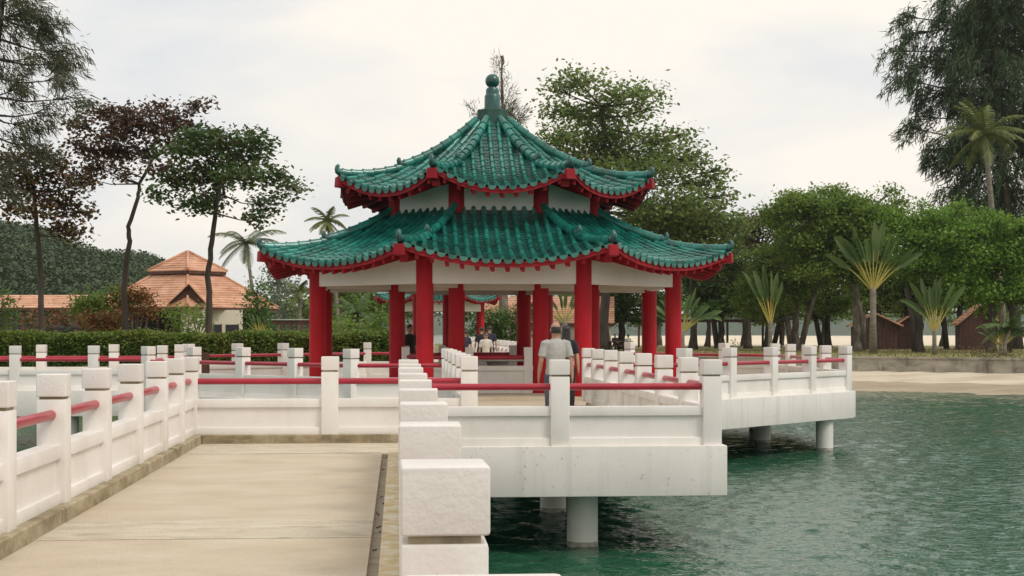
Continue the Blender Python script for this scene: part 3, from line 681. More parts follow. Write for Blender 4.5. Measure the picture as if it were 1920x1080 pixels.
# table inside the pavilion
tb = thing('stone_table', 'round grey stone table in the shade inside the pavilion', 'table', (AX + .1, AY, PF))
MB().tube([(AX + .1, AY, PF + .72), (AX + .1, AY, PF + .74), (AX + .1, AY, PF + .80), (AX + .1, AY, PF + .82)], [.70, .74, .74, .71], 32).build('table_top', M['pier'], tb)
MB().tube([(AX + .1, AY, PF), (AX + .1, AY, PF + .1), (AX + .1, AY, PF + .4), (AX + .1, AY, PF + .72)], [.32, .30, .20, .30], 24).build('pedestal', M['pier'], tb, True)
pav2 = thing('small_pavilion', 'small single-roofed pavilion with red columns, seen through the large pavilion', 'pavilion', (AX, 95, 0))
RS = Roof(AX, 95, 4.0, .35, 3.42, 1.7, .34, .35)
pavilion(pav2, AX, 95, .12, 2.9, 0, [RS], .19, (2.75, 3.5), False, 5.15, (0, 0))
bx = bevelled(bbox(-.13, .13, -.13, .13, 0, 1.02), 'wooden_post', M['redwood'], .015, 1, False)
q = gnd(382, 37.6, 0.0); o = place('wooden_post', bx, None, Matrix.Translation((q.x, q.y, 0.0))); tag(o, 'short red-brown timber post beside the left bridge railing', 'post')

# ------------------------------------------------------------------ foliage helpers
G = np.random.default_rng(11)
def rvec(n):
    v = G.normal(size=(n, 3)); return v / np.linalg.norm(v, axis=1, keepdims=True)
def leaf_quads(C, size, up=.5, asp=.55, droop=0):
    """kite-shaped leaves at the centres C; up > 0 turns their faces towards the sky"""
    n = len(C); nrm = rvec(n); nrm[:, 2] = np.abs(nrm[:, 2]) + up; nrm /= np.linalg.norm(nrm, axis=1, keepdims=True)
    a = rvec(n); a -= nrm * (a * nrm).sum(1, keepdims=True); a /= np.linalg.norm(a, axis=1, keepdims=True) + 1e-9
    if droop: a[:, 2] -= droop; a /= np.linalg.norm(a, axis=1, keepdims=True)
    b = np.cross(nrm, a); s = (size * G.uniform(.6, 1.3, (n, 1)))
    V = np.stack([C - a * s * .5, C + b * s * asp * .5 - a * s * .05, C + a * s * .5, C - b * s * asp * .5 - a * s * .05], 1).reshape(-1, 3)
    return V, np.arange(n * 4).reshape(-1, 4)
def strand_quads(C, L, w, dirs):
    n = len(C); s = L * G.uniform(.5, 1.3, (n, 1)); a = dirs / np.linalg.norm(dirs, axis=1, keepdims=True)
    b = np.cross(a, rvec(n)); b /= np.linalg.norm(b, axis=1, keepdims=True) + 1e-9
    ww = w * G.uniform(.6, 1.4, (n, 1))
    V = np.stack([C - b * ww * .5, C + b * ww * .5, C + a * s + b * ww * .15, C + a * s - b * ww * .15], 1).reshape(-1, 3)
    return V, np.arange(n * 4).reshape(-1, 4)
def ell(n, shell=.55):
    v = rvec(n); r = G.random((n, 1)) ** shell; return v * r
def np_part(name, V, Q, m, parent, smooth=False):
    me = mesh_np(name, np.asarray(V) - np.array(org(parent)), Q, m, smooth)
    o = bpy.data.objects.new(name, me); COL.objects.link(o); o.parent = parent; return o
def px_pads(pads, d, dep=.9, spread=1.0):
    """(x, y, rx, ry) in photo pixels -> centre, radii in metres at depth d; each pad gets its own depth offset"""
    out = []
    wid = (max(p[0] for p in pads) - min(p[0] for p in pads)) * d / F * .32 * spread
    for x, y, rx, ry in pads:
        dd = d + G.uniform(-1, 1) * wid; c = at(x, y, dd); s = dd / F
        out.append((np.array(c), np.array([rx * s, rx * s * dep, ry * s])))
    return out
def tree(name, label, d, trunk, pads, leaf, bark='bark', lsize=.22, dens=1.0, r0=.22, group=None, cat='tree', clump=.34, per=22, droop=0, needles=False, twigs=True, splits=None, gz=GZ, spread=1.0, tap=.55, spray=1.2, nw=.05, upb=.5):
    base = at(trunk[0][0], 620, d); base.z = gz
    t = thing(name, label, cat, base, group)
    path = [base + Vector((0, 0, -.15))] + [at(x, y, d) for x, y in trunk[1:]]
    fine_path = []
    for i in range(len(path) - 1):
        for j in range(4): fine_path.append(path[i].lerp(path[i + 1], j / 4) + Vector((rnd.uniform(-1, 1), rnd.uniform(-1, 1), 0)) * r0 * .22)
    fine_path.append(path[-1]); k = len(fine_path)
    mb = MB(); mb.tube(fine_path, [r0 * (1.45 if i == 0 else 1.15 if i == 1 else 1 - tap * i / k) for i in range(k)], 10)
    P = px_pads(pads, d, spread=spread); top = fine_path[-1]
    for sp in (splits or []):
        b = gnd(sp[0][0], d + sp[2] if len(sp) > 2 else d, gz); q = [b + Vector((0, 0, -.1))] + [at(x, y, d) for x, y in sp[1]]
        mb.tube(q, [r0 * .8 * (1 - .4 * i / len(q)) for i in range(len(q))], 8)
    CC = []
    for c, r in P:
        cv = Vector(c)
        # limb from the trunk to the pad
        lo = [p for p in fine_path if p.z < cv.z + .1 * (top.z - base.z)]; st = min(lo[len(lo) // 2:] or fine_path[k // 2:], key=lambda p: (p - cv).length)
        mid = st.lerp(cv, .5) + Vector((rnd.uniform(-.2, .2), rnd.uniform(-.2, .2), -.12 * (cv - st).length * .5))
        rb = r0 * .30; mb.tube([st, st.lerp(mid, .5), mid, cv], [rb, rb * .8, rb * .55, rb * .2], 6)
        vol = r[0] * r[1] * r[2]; nc = max(5, int(dens * 7 * (r[0] * r[1]) ** .8 * max(1, r[2] / .8)))
        cc = c + ell(nc, .45) * r
        if twigs:
            for q in cc[:min(nc, 14)]:
                qv = Vector(q); mb.tube([mid.lerp(cv, .6), cv.lerp(qv, .5) + Vector((0, 0, .06)), qv], [rb * .32, rb * .2, .008], 4, cap=False)
        CC.append(cc)
    cc = np.concatenate(CC)
    mb.build('trunk', M[bark], t, True)
    n = per
    L = np.repeat(cc, n, 0) + G.normal(size=(len(cc) * n, 3)) * clump * np.array([1, 1, .62])
    if needles:
        ax = np.array(path[len(path) // 2]); out = cc - ax; out[:, 2] = 0; out /= np.linalg.norm(out, axis=1, keepdims=True) + 1e-6
        sd_ = out * .75 + G.normal(size=cc.shape) * .35; sd_[:, 2] = -droop + G.normal(size=len(cc)) * .25; sd_ /= np.linalg.norm(sd_, axis=1, keepdims=True)
        tt = G.random((len(cc) * n, 1)); D = np.repeat(sd_, n, 0)
        L = np.repeat(cc, n, 0) + D * (tt - .3) * spray + G.normal(size=(len(cc) * n, 3)) * clump * (1.1 - .7 * tt)
        V, Q = strand_quads(L, lsize, nw, D + G.normal(size=L.shape) * .42)
    else: V, Q = leaf_quads(L, lsize, upb, .62, droop)
    o = np_part('crown', V, Q, LF[leaf], t); return t
def blob(cx, cy, rx, ry, n, seed, k=.42, flat=.8):
    r = random.Random(seed); out = []
    for i in range(n):
        a = r.uniform(0, 2 * math.pi); q = r.random() ** .5 * (1.05 - k * .8); f = r.uniform(.75, 1.2)
        out.append((cx + rx * q * math.cos(a), cy + ry * q * math.sin(a), rx * k * f, ry * k * f * flat))
        if i % 4 == 0:                                   # stray sprays beyond the main outline
            a = r.uniform(0, 2 * math.pi); q = r.uniform(.86, 1.12); out.append((cx + rx * q * math.cos(a), cy + ry * q * math.sin(a), rx * k * .45, ry * k * .3))
    return out
# ---- trees on the left bank
tree('sea_almond_tree', 'slender tree with rust-tinged leaves, nearest the left edge', 62, [(82, 628), (76, 520), (70, 440), (66, 385), (60, 330)],
     [(40, 330, 60, 30), (100, 325, 50, 24), (135, 350, 40, 18), (40, 395, 55, 18), (112, 425, 40, 14), (150, 400, 28, 10), (15, 305, 45, 22), (85, 297, 45, 14), (120, 385, 40, 12), (20, 355, 50, 22), (70, 360, 45, 20), (140, 440, 18, 8)],
     'almond_red', 'barkdark', lsize=.23, r0=.13, per=26, dens=2.1, clump=.30, group='sea almond trees on the left bank')
tree('sea_almond_tree', 'bent slender tree with a flat dark purple crown', 68, [(236, 628), (233, 545), (238, 482), (243, 452), (240, 425), (258, 370), (262, 345), (285, 300)],
     [(200, 212, 50, 12), (150, 232, 35, 12), (260, 230, 75, 22), (330, 222, 45, 16), (372, 198, 26, 8), (180, 285, 55, 12), (140, 272, 26, 8), (250, 285, 65, 18), (320, 262, 45, 24), (305, 320, 36, 10), (180, 312, 36, 8), (225, 250, 60, 16), (290, 205, 30, 10), (355, 240, 30, 10), (165, 335, 18, 6), (235, 325, 20, 6)],
     'almond_purple', 'barkdark', lsize=.22, r0=.14, per=26, dens=2.3, clump=.30, group='sea almond trees on the left bank')
tree('sea_almond_tree', 'green broad-crowned tree standing between the tiled house and the pavilion', 64, [(388, 628), (393, 575), (390, 520), (398, 450), (404, 400), (412, 350), (420, 310)],
     [(420, 265, 80, 22), (350, 285, 55, 22), (482, 272, 38, 18), (330, 335, 48, 18), (400, 330, 75, 28), (470, 330, 62, 26), (545, 350, 30, 8), (500, 385, 42, 20), (300, 362, 26, 8), (358, 385, 42, 12), (482, 415, 20, 8), (440, 300, 70, 24), (520, 330, 30, 12), (400, 375, 40, 14), (380, 255, 40, 10)],
     'almond', 'barkdark', lsize=.23, r0=.145, per=27, dens=2.4, clump=.30, group='sea almond trees on the left bank')
tree('casuarina_tree', 'tall feathery casuarina rising out of the top left corner', 56, [(-28, 628), (-30, 420), (-22, 250), (-8, 110), (10, -40)],
     [(25, 30, 55, 45), (90, 58, 45, 26), (130, 98, 34, 20), (60, 108, 50, 28), (112, 150, 30, 18), (25, 170, 42, 40), (130, 185, 26, 16), (40, 235, 46, 26), (65, 275, 36, 14), (12, 300, 26, 18), (70, 35, 40, 20), (10, 110, 40, 40), (85, 210, 24, 14), (110, 120, 30, 14), (20, -20, 70, 40), (15, 345, 10, 20)],
     'casl', 'barkdark', lsize=.34, r0=.20, per=52, clump=.22, droop=.9, needles=True, dens=2.0, spray=.8, nw=.04)
# ---- behind the pavilion
tree('casuarina_tree', 'thin wispy casuarina rising behind the roof finial', 104, [(946, 650), (946, 540), (944, 300), (941, 105)],
     [(941, 125, 3, 18), (942, 150, 6, 18), (944, 175, 9, 16), (948, 198, 12, 14), (936, 195, 8, 12), (952, 220, 15, 12), (940, 225, 14, 12), (960, 238, 16, 10), (930, 235, 10, 8), (892, 214, 5, 9), (970, 225, 6, 10)],
     'casl', 'bark', lsize=.45, r0=.40, per=16, clump=.22, droop=-1.0, needles=True, dens=7, nw=.04, spray=1.4, twigs=False, spread=.4, tap=.97)
tree('sea_almond_tree', 'tall spreading olive-green tree behind the pavilion roof', 112, [(1132, 655), (1134, 560), (1136, 420), (1132, 330), (1134, 240), (1128, 200)],
     [(1085, 150, 55, 16), (1050, 170, 30, 8), (1160, 178, 62, 18), (1055, 208, 44, 8), (1130, 215, 85, 20), (1212, 205, 34, 18), (1230, 175, 14, 10), (1050, 258, 52, 16), (1130, 262, 92, 22), (1222, 262, 52, 16), (1285, 255, 28, 7), (1300, 298, 36, 12), (1035, 295, 45, 16), (1200, 320, 100, 24), (1308, 345, 50, 24), (1352, 368, 32, 16), (1250, 390, 110, 34), (1330, 415, 65, 30), (1260, 300, 60, 18), (1180, 300, 80, 20), (1080, 300, 70, 18), (1345, 320, 14, 5), (1280, 440, 90, 34), (1210, 420, 80, 30)],
     'bigalmond', 'barkdark', lsize=.36, r0=.38, per=24, clump=.62, dens=1.25, spread=.6)
tree('leafy_tree', 'dark leafy tree filling the gap right of the big pavilion roof', 122, [(1300, 650), (1302, 600), (1296, 520)],
     blob(1290, 455, 110, 60, 16, 3) + blob(1370, 480, 60, 60, 8, 4), 'bigalmond', 'barkdark', lsize=.36, r0=.32, per=24, clump=.6, dens=.7, spread=.5)
# ---- the grove on the right lawn: (label, trunk x, depth, blobs, leaf, side stems)
GR = 'trees of the grove on the right lawn'
def grove(label, x, d, bl, leaf, n=16, stems=(), r0=.32, ls=.25, bark='barkdark', yb=560, lean=0, den=1.0, sp=.5, per=42):
    den *= 1.15; bl = [(b[0], b[1] + 4, b[2] * 1.12, b[3] * 1.15) for b in bl]
    pads = []
    for i, b in enumerate(bl): pads += blob(*b, int(n * 1.9), int(x) * 7 + i, .30, .5)
    cx, cy = bl[0][0], bl[0][1]
    return tree('grove_tree', label, d, [(x, 640), (x + lean * .3, 610), (x + lean * .7, yb), (cx * .5 + (x + lean) * .5, cy + bl[0][3] * .6)], pads, leaf, bark, ls, den, r0, GR, per=per, clump=.42, splits=stems, spread=sp, upb=.25)
grove('brownish-leaved tree at the left end of the grove', 1402, 128, [(1440, 440, 62, 46)], 'brown', 18, [((1400, 0), [(1396, 600), (1420, 540)])])
grove('green tree with forked pale trunks, behind the white corner railing', 1492, 118, [(1490, 470, 80, 62), (1440, 545, 50, 40)], 'mid', 18, [((1484, 0), [(1476, 600), (1455, 550), (1448, 520)]), ((1500, 0), [(1516, 590), (1528, 545), (1532, 500)])], bark='bark')
grove('tall dome-crowned tree, highest of the grove left of the coconut palm', 1606, 112, [(1572, 398, 112, 48), (1560, 470, 95, 52)], 'mid', 22, [((1616, 0), [(1618, 600), (1600, 540), (1590, 480)])], r0=.34, den=1.1, bark='bark')
grove('bright green tree with layered foliage, right of the fan palm', 1724, 106, [(1762, 428, 92, 42), (1800, 470, 110, 46)], 'bright', 22, [((1716, 0), [(1712, 600), (1700, 540)])], ls=.22, den=1.1)
grove('light green tree cut by the right edge, under the tall casuarina', 1860, 104, [(1880, 450, 80, 50), (1870, 520, 90, 44)], 'bright', 20, [((1890, 0), [(1900, 590), (1880, 540)])], ls=.26)
grove('green tree with leaning trunk above the middle hut', 1700, 126, [(1690, 480, 85, 66), (1660, 540, 60, 36)], 'mid', 18, [((1670, 0), [(1655, 610), (1640, 560), (1630, 520)])])
grove('bright green tree between the hut and the right edge', 1800, 124, [(1820, 520, 95, 54)], 'bright', 18, [((1775, 0), [(1770, 600), (1750, 550)]), ((1820, 0), [(1840, 590), (1850, 550)])])
grove('low dark tree right behind the right-hand pavilion columns', 1352, 130, [(1365, 540, 70, 46), (1330, 520, 46, 36)], 'dark', 16, [((1345, 0), [(1338, 600), (1320, 560)])])
grove('dark rear tree of the grove, seen between the forked trunks and the fan palm', 1552, 136, [(1545, 535, 80, 50)], 'mid', 16, [((1540, 0), [(1530, 600), (1510, 560)])])
grove('dark rear tree behind the right hut', 1905, 132, [(1910, 500, 80, 90)], 'dark', 18)
grove('small round-crowned tree behind the standing man', 1166, 126, [(1180, 560, 70, 36)], 'dark', 14)
grove('small dark tree behind the small fan palm at the grove edge', 1440, 138, [(1430, 520, 70, 60)], 'dark', 14, [((1450, 0), [(1462, 600), (1470, 560)])])
tree('casuarina_tree', 'huge dark casuarina with drooping branches in the top right corner', 126, [(1905, 640), (1896, 480), (1880, 300), (1862, 120), (1850, -60)],
     [(1690, 30, 26, 16), (1716, 62, 36, 20), (1680, 96, 30, 12), (1712, 122, 42, 18), (1700, 150, 34, 16), (1758, 175, 46, 26), (1728, 220, 28, 18), (1708, 240, 16, 12), (1795, 40, 46, 44), (1770, 0, 30, 24), (1850, 20, 60, 50), (1850, 110, 66, 50), (1818, 180, 56, 40), (1800, 270, 54, 34), (1850, 300, 60, 50), (1905, 250, 50, 55), (1905, 150, 50, 55), (1776, 300, 36, 22), (1750, 280, 26, 16), (1790, 355, 40, 22), (1835, 375, 56, 28), (1900, 360, 56, 40), (1880, -30, 66, 40), (1800, 110, 50, 36), (1755, 95, 36, 18), (1910, 40, 46, 60), (1960, 100, 60, 90), (1960, 280, 60, 90), (1870, 200, 60, 50), (1860, 70, 60, 40), (1880, 400, 60, 30), (1820, 240, 50, 40)],
     'cas', 'barkdark', lsize=.55, r0=.45, per=62, clump=.30, droop=1.3, needles=True, dens=.78, spread=.45, spray=2.2, nw=.08)

# ------------------------------------------------------------------ palms
def coconut(label, px, py, d, tx, r, leaf, nf=16, base_y=640, seed=0, name='coconut_palm', gz=GZ, r0=.16):
    rr = random.Random(seed); base = gnd(tx, d, gz); top = at(px, py, d)
    t = thing(name, label, 'palm', base)
    mid = base.lerp(top, .5) + Vector((rr.uniform(-.2, .2), 0, 0)); pts = [base, base.lerp(mid, .5), mid, mid.lerp(top, .5), top]
    MB().tube(pts, [r0 * 1.5, r0, r0 * .9, r0 * .8, r0 * .75], 10).build('trunk', M['palmbark'], t, True)
    L = r * d / F
    for i in range(nf):
        az = 2 * math.pi * i / nf + rr.uniform(-.25, .25); el = rr.choice([1.15, .75, .4, .1, -.35]) + rr.uniform(-.15, .15)
        ln = L * rr.uniform(.85, 1.12); h = Vector((math.cos(az), math.sin(az), 0)); p = Vector(top); dv = h * math.cos(el) + Vector((0, 0, math.sin(el)))
        rach = [p.copy()]; n = 12
        for j in range(n):
            dv = (dv + Vector((0, 0, -.085 - .05 * j / n))).normalized(); p = p + dv * ln / n; rach.append(p.copy())
        mb = MB(); mb.tube(rach, [.03 * (1 - .8 * j / n) + .004 for j in range(n + 1)], 5)
        for j in range(1, n + 1):
            for q in range(3):
                f = q / 3; c = rach[j - 1].lerp(rach[j], f); dd = (rach[j] - rach[j - 1]).normalized(); s = dd.cross(Vector((0, 0, 1)))
                s = s.normalized() if s.length > .05 else Vector((h.y, -h.x, 0))
                ll = ln * .23 * math.sin(math.pi * (.15 + .8 * (j - 1 + f) / n)) + .05
                for sg in (-1, 1):
                    tip = c + (s * sg * .75 + dd * .55 + Vector((0, 0, -.45 + rr.uniform(-.15, .15)))).normalized() * ll
                    w = dd * .035 * (d / 90); mb.add([c - w, c + w, tip + w * .2, tip - w * .2], [(0, 1, 2, 3)])
        mb.build('frond', LF[leaf], t)
    return t
coconut('coconut palm with drooping grey fronds beside the tiled house', 462, 455, 118, 492, 78, 'palmf', 13, seed=3)
coconut('coconut palm crown showing above the left eave of the pavilion', 614, 414, 128, 640, 46, 'palm', 14, seed=5)
coconut('small palm left of the front left column', 563, 545, 108, 566, 34, 'palm', 13, seed=8)
coconut('coconut palm in front of the dark casuarina at the right edge', 1846, 252, 116, 1886, 88, 'palm', 20, seed=12, r0=.26)
coconut('low feathery palm under the left eave, behind the hedge', 672, 590, 70, 668, 62, 'trav', 13, seed=14)
coconut('low feathery palm left of the small pavilion', 705, 612, 66, 702, 40, 'trav', 11, seed=15)
coconut('arching palm at the far right beside the beach wall', 1893, 618, 92, 1882, 60, 'trav', 12, seed=21)

def fanpalm(label, bx, fy, d, r, n, half, lean=0, seed=0, blade=.55, yaw=0.0, gz=GZ, tw=.16):
    """traveller's palm: long stalks fanned out in one plane, paddle blades at their ends"""
    rr = random.Random(seed); base = gnd(bx, d, gz); c = at(bx, fy, d); t = thing('fan_palm', label, 'palm', base, 'fan-shaped palms')
    MB().tube([base + Vector((0, 0, -.1)), base.lerp(c, .5), c, c + Vector((0, 0, .25))], [tw * 1.3, tw, tw * .95, tw * .6], 10).build('trunk', M['palmbark'], t, True)
    L = r * d / F; ux = Vector((math.cos(yaw), math.sin(yaw), 0)); nrm = Vector((-ux.y, ux.x, 0))
    for i in range(n):
        a = lean + half * (2 * i / (n - 1) - 1) + rr.uniform(-.09, .09); ln = L * rr.uniform(.78, 1.08) * (1 - .12 * abs(a - lean) / half)
        d0 = ux * math.sin(a) + Vector((0, 0, math.cos(a))); p = c + ux * (.10 * (2 * i / (n - 1) - 1)) + nrm * rr.uniform(-.06, .06)
        pts = [p.copy()]; dv = d0.copy(); m = 14; bend = rr.choice([.02, .03, .04, .06, .16]); off = nrm * rr.uniform(-.12, .12)
        for j in range(m):
            dv = (dv + Vector((0, 0, -.012 - bend * abs(math.sin(a)) * (j / m) * 2)) + off * .05 + ux * math.sin(a) * .01).normalized(); p = p + dv * ln / m; pts.append(p.copy())
        k = int(m * (1 - blade)); mb = MB(); W = ln * .060
        tw_ = rr.uniform(-1.1, 1.1); W *= rr.uniform(.8, 1.25); bl = pts[k:]; prev = None
        for j, q in enumerate(bl):
            f = j / (len(bl) - 1); w = W * (math.sin(math.pi * min(1, .10 + .86 * f)) ** .6) * (1 if f < .97 else .4)
            dd = (bl[min(j + 1, len(bl) - 1)] - bl[max(j - 1, 0)]).normalized(); s = dd.cross(nrm).normalized(); s = (s * math.cos(tw_) + nrm * math.sin(tw_))
            up = dd.cross(s) * w * .35; o = len(mb.v); ra = rr.uniform(.72, 1.05); rb = rr.uniform(.72, 1.05)
            mb.v += [tuple(q - s * w * ra + up), tuple(q), tuple(q + s * w * rb + up)]
            if j:
                mb.f += [(o - 3, o - 2, o + 1, o), (o - 2, o - 1, o + 2, o + 1)]; mb.m += [0, 0]
        lf = mb.build('leaf', LF['trav'], t)
        MB().tube(pts[:k + 2], [.055 * (1 - .6 * j / (k + 1)) * (d / 105) for j in range(k + 2)], 6).build('stalk', LF['stalk'], lf)
    return t
fanpalm('tall fan-shaped palm with a great spread of paddle leaves above the grove', 1637, 545, 100, 128, 18, .66, seed=1, tw=.22, blade=.47)
fanpalm('fan palm leaning beside the white corner railing, pale stalks', 1444, 606, 104, 112, 10, .34, -.14, seed=2, tw=.15)
fanpalm('medium fan palm before the middle hut, one leaf bent right', 1752, 622, 96, 112, 11, .50, .05, seed=3, tw=.14)
fanpalm('fan palm spreading behind the right outer column', 1278, 624, 98, 92, 13, .85, .1, seed=4, tw=.2)
fanpalm('yellow-stalked fan palm right above the standing man', 1058, 606, 74, 72, 12, .75, -.15, seed=6, tw=.16)
fanpalm('small fan palm on the grass at the far right', 1878, 650, 92, 70, 11, .8, seed=7, tw=.15)
fanpalm('small upright fan palm in front of the tall bush by the house', 488, 628, 68, 42, 9, .6, seed=9, tw=.12, blade=.5)
fanpalm('broad-leaved small fan palm in front of the house door', 372, 632, 66, 36, 8, 1.0, .2, seed=10, tw=.1, blade=.7)

# ------------------------------------------------------------------ hedge, shrubs, hill wood
def shrub(label, pads, d, leaf, ls=.16, dens=1.6, stem=None, cat='bush', name='shrub', per=26, clump=.22, gz=GZ, group='shrubs along the shore'):
    x = stem or sum(p[0] for p in pads) / len(pads); base = gnd(x, d, gz); t = thing(name, label, cat, base, group)
    P = px_pads(pads, d, spread=.5); mb = MB()
    for i, (c, r) in enumerate(P): mb.tube([base + Vector((.05 * i, 0, -.05)), base.lerp(Vector(c), .5) + Vector((0, .05, 0)), Vector(c)], [.05, .035, .012], 6)
    mb.build('stems', M['bark'], t, True)
    cc = np.concatenate([c + ell(max(8, int(dens * 24 * r[0] * max(r[2], .5))), .4) * r for c, r in P])
    L = np.repeat(cc, per, 0) + G.normal(size=(len(cc) * per, 3)) * clump
    L = L[L[:, 2] > gz + .05]
    V, Q = leaf_quads(L, ls, .4, .6); np_part('foliage', V, Q, LF[leaf], t); return t
shrub('round bright green small tree before the low tiled roof', blob(176, 566, 42, 30, 9, 1), 72, 'mid', stem=178, cat='tree', name='small_tree')
shrub('round reddish-green small tree before the house roof', blob(250, 568, 36, 28, 8, 2), 72, 'rust', stem=248, cat='tree', name='small_tree')
shrub('low mixed shrub between the two small round trees', blob(200, 610, 40, 20, 6, 3), 70, 'rust')
shrub('rust-coloured low shrubs under the low tiled roof', [(100, 600, 40, 16), (140, 595, 30, 16), (60, 598, 25, 14)], 74, 'rust', dens=.9)
shrub('dark green bush at the left edge below the slender tree', [(5, 575, 26, 30), (15, 605, 24, 22)], 66, 'dark')
shrub('loose leafy shrub in front of the cream gable', [(320, 592, 26, 10), (355, 588, 26, 9), (335, 612, 20, 10), (375, 600, 20, 10)], 70, 'mid', dens=1.1)
shrub('tall dark columnar bush at the right corner of the house', [(482, 540, 20, 20), (484, 570, 26, 26), (480, 600, 28, 24), (490, 618, 26, 14)], 72, 'dark', dens=2.2)
shrub('dense dark bush behind the small pavilion, right of its column', [(925, 600, 40, 26), (905, 625, 40, 20), (955, 630, 36, 18), (985, 600, 30, 36)], 99, 'dark', dens=1.6, ls=.22)
shrub('leafy bush between the pavilion left columns', [(648, 612, 34, 18), (690, 618, 36, 16), (720, 600, 22, 22)], 64, 'mid', dens=1.6)
shrub('sprawling dry bush on the sea wall at the right', [(1835, 660, 40, 8), (1870, 664, 30, 7)], 84, 'brown', ls=.12, dens=.9)
shrub('dry tuft of shrub on the grass behind the right railing', [(1362, 652, 24, 8)], 88, 'brown', ls=.12, dens=1.2)
UND = [(1325, 'bright', 'light green small tree behind the right outer column'), (1392, 'mid', 'small tree at the left end of the grove, under the brownish tree'), (1465, 'bright', 'light green small tree behind the forked pale trunks'), (1540, 'mid', 'small tree between the forked trunks and the tall fan palm'), (1615, 'bright', 'light green small tree right behind the tall fan palm trunk'), (1690, 'mid', 'small tree right above the low middle hut'), (1765, 'bright', 'light green small tree between the middle and right huts'), (1838, 'mid', 'small tree right behind the orange-verged hut'), (1905, 'bright', 'light green small tree right of the orange-verged hut')]
for i, (x, lf, lab) in enumerate(UND):
    tree('grove_tree', lab, 146 + 3 * (i % 3), [(x, 640), (x + 4, 615), (x, 590)], blob(x, 566 + 5 * (i % 2), 58, 34, 14, 90 + i, .34, .6), lf, 'barkdark', lsize=.30, r0=.22, per=30, clump=.5, dens=.9, group=GR, spread=.4, upb=.25)
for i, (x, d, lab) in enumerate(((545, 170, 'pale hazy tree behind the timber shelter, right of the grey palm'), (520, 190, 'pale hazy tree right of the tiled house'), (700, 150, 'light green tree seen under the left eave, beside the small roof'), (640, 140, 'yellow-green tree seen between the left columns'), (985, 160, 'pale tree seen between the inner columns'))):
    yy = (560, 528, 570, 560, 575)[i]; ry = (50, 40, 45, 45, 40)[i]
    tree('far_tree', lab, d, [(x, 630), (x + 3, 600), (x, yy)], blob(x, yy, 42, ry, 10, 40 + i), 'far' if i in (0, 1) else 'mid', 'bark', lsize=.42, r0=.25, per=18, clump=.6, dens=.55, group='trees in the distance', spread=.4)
BELT = [(600, 150, 'mid', 'leafy tree right behind the flat timber shelter'), (655, 158, 'dark', 'dark tree behind the front left column'), (755, 150, 'mid', 'green tree behind the left inner column'), (850, 165, 'dark', 'dark tree right behind the small pavilion roof'), (1075, 150, 'mid', 'green tree behind the terracotta-roofed house'), (1235, 152, 'dark', 'dark tree behind the flat shelter, between the right columns')]
for i, (x, d, lf, lab) in enumerate(BELT):
    tree('far_tree', lab, d, [(x, 630), (x + 2, 605), (x, 575)], blob(x, 572, 62, 34, 12, 70 + i), lf, 'bark', lsize=.40, r0=.26, per=20, clump=.6, dens=.7, group='trees in the distance', spread=.4)
# hedge: one long clipped hedge
def hedge():
    a, b = gnd(-60, 56, GZ), gnd(738, 54.5, GZ); t = thing('hedge', 'long clipped green hedge behind the white side bridge', 'hedge', a.lerp(b, .5))
    d = (b - a).normalized(); nn = Vector((-d.y, d.x, 0)); L = (b - a).length
    mb = MB(); mb.bar(a + Vector((0, 0, .68)) + nn * .75, b + Vector((0, 0, .68)) + nn * .75, 1.15, 1.25); mb.build('hedge_core', M['hill'], t)
    n = 46000; s = G.random(n) * L; face = G.random(n)
    front = face < .55; y = np.where(front, G.normal(0, .09, n), G.random(n) * 1.5); z = np.where(front, G.random(n) * 1.36, 1.37 + G.normal(0, .05, n))
    wob = .10 * np.sin(s * 1.3) + .06 * np.sin(s * 3.1 + 1) + .05 * np.sin(s * 7.0); z = z * (1 + wob * .35); y = y + wob
    sh = G.random(n) < .012; z = np.where(sh, z + .22 * G.random(n), z)
    C = np.array(a)[None] + s[:, None] * np.array(d) + y[:, None] * np.array(nn) + np.stack([0 * z, 0 * z, z], 1)
    V, Q = leaf_quads(C, .115, .35, .6); np_part('foliage', V, Q, LF['hedge'], t)
hedge()
# wood on the hill: crowns too far off to count
def hillwood():
    pts = []
    hvp = hv.reshape(len(HP), 8, 3)
    for i in range(880):
        a = G.random() * (len(HP) - 1.01); r = .6 + G.random() * 6.39; i0, r0 = int(a), int(r); fa, fr = a - i0, r - r0
        p = (hvp[i0, r0] * (1 - fa) + hvp[i0 + 1, r0] * fa) * (1 - fr) + (hvp[i0, r0 + 1] * (1 - fa) + hvp[i0 + 1, r0 + 1] * fa) * fr
        pts.append((p, G.uniform(2.6, 6.2)))
    C = np.concatenate([p + np.array([0, 0, r * .12]) + ell(int(15 * r * r), .16) * np.array([r, r, r * .62]) * G.uniform(.75, 1.0) for p, r in pts])
    V, Q = leaf_quads(C, .62, .5, .7); me = mesh_np('hill_wood', V, Q, LF['hill'])
    o = bpy.data.objects.new('hill_wood', me); COL.objects.link(o); tag(o, 'dense dark green wood covering the hill', 'wood', kind='stuff')
hillwood()
# grass blades on the right lawn near the wall
def lawn():
    n = 12000; x = G.random(n) * 60 + 6; y = G.random(n) ** 1.3 * 45 + 74; C = np.stack([x, y, np.full(n, GZ)], 1)
    shore = np.interp(x, [p[0] for p in SHORE[2:]], [p[1] for p in SHORE[2:]]); C = C[y > shore + .3]
    dirs = G.normal(size=C.shape) * .35; dirs[:, 2] = 1
    V, Q = strand_quads(C, .16, .05, dirs); me = mesh_np('grass', V, Q, leafmat('dry_grass_blade', [(.14, .14, .045), (.22, .20, .07), (.32, .28, .12)], .3))
    o = bpy.data.objects.new('grass', me); COL.objects.link(o); tag(o, 'short dry grass tufts on the right lawn', 'grass', kind='stuff')
lawn()

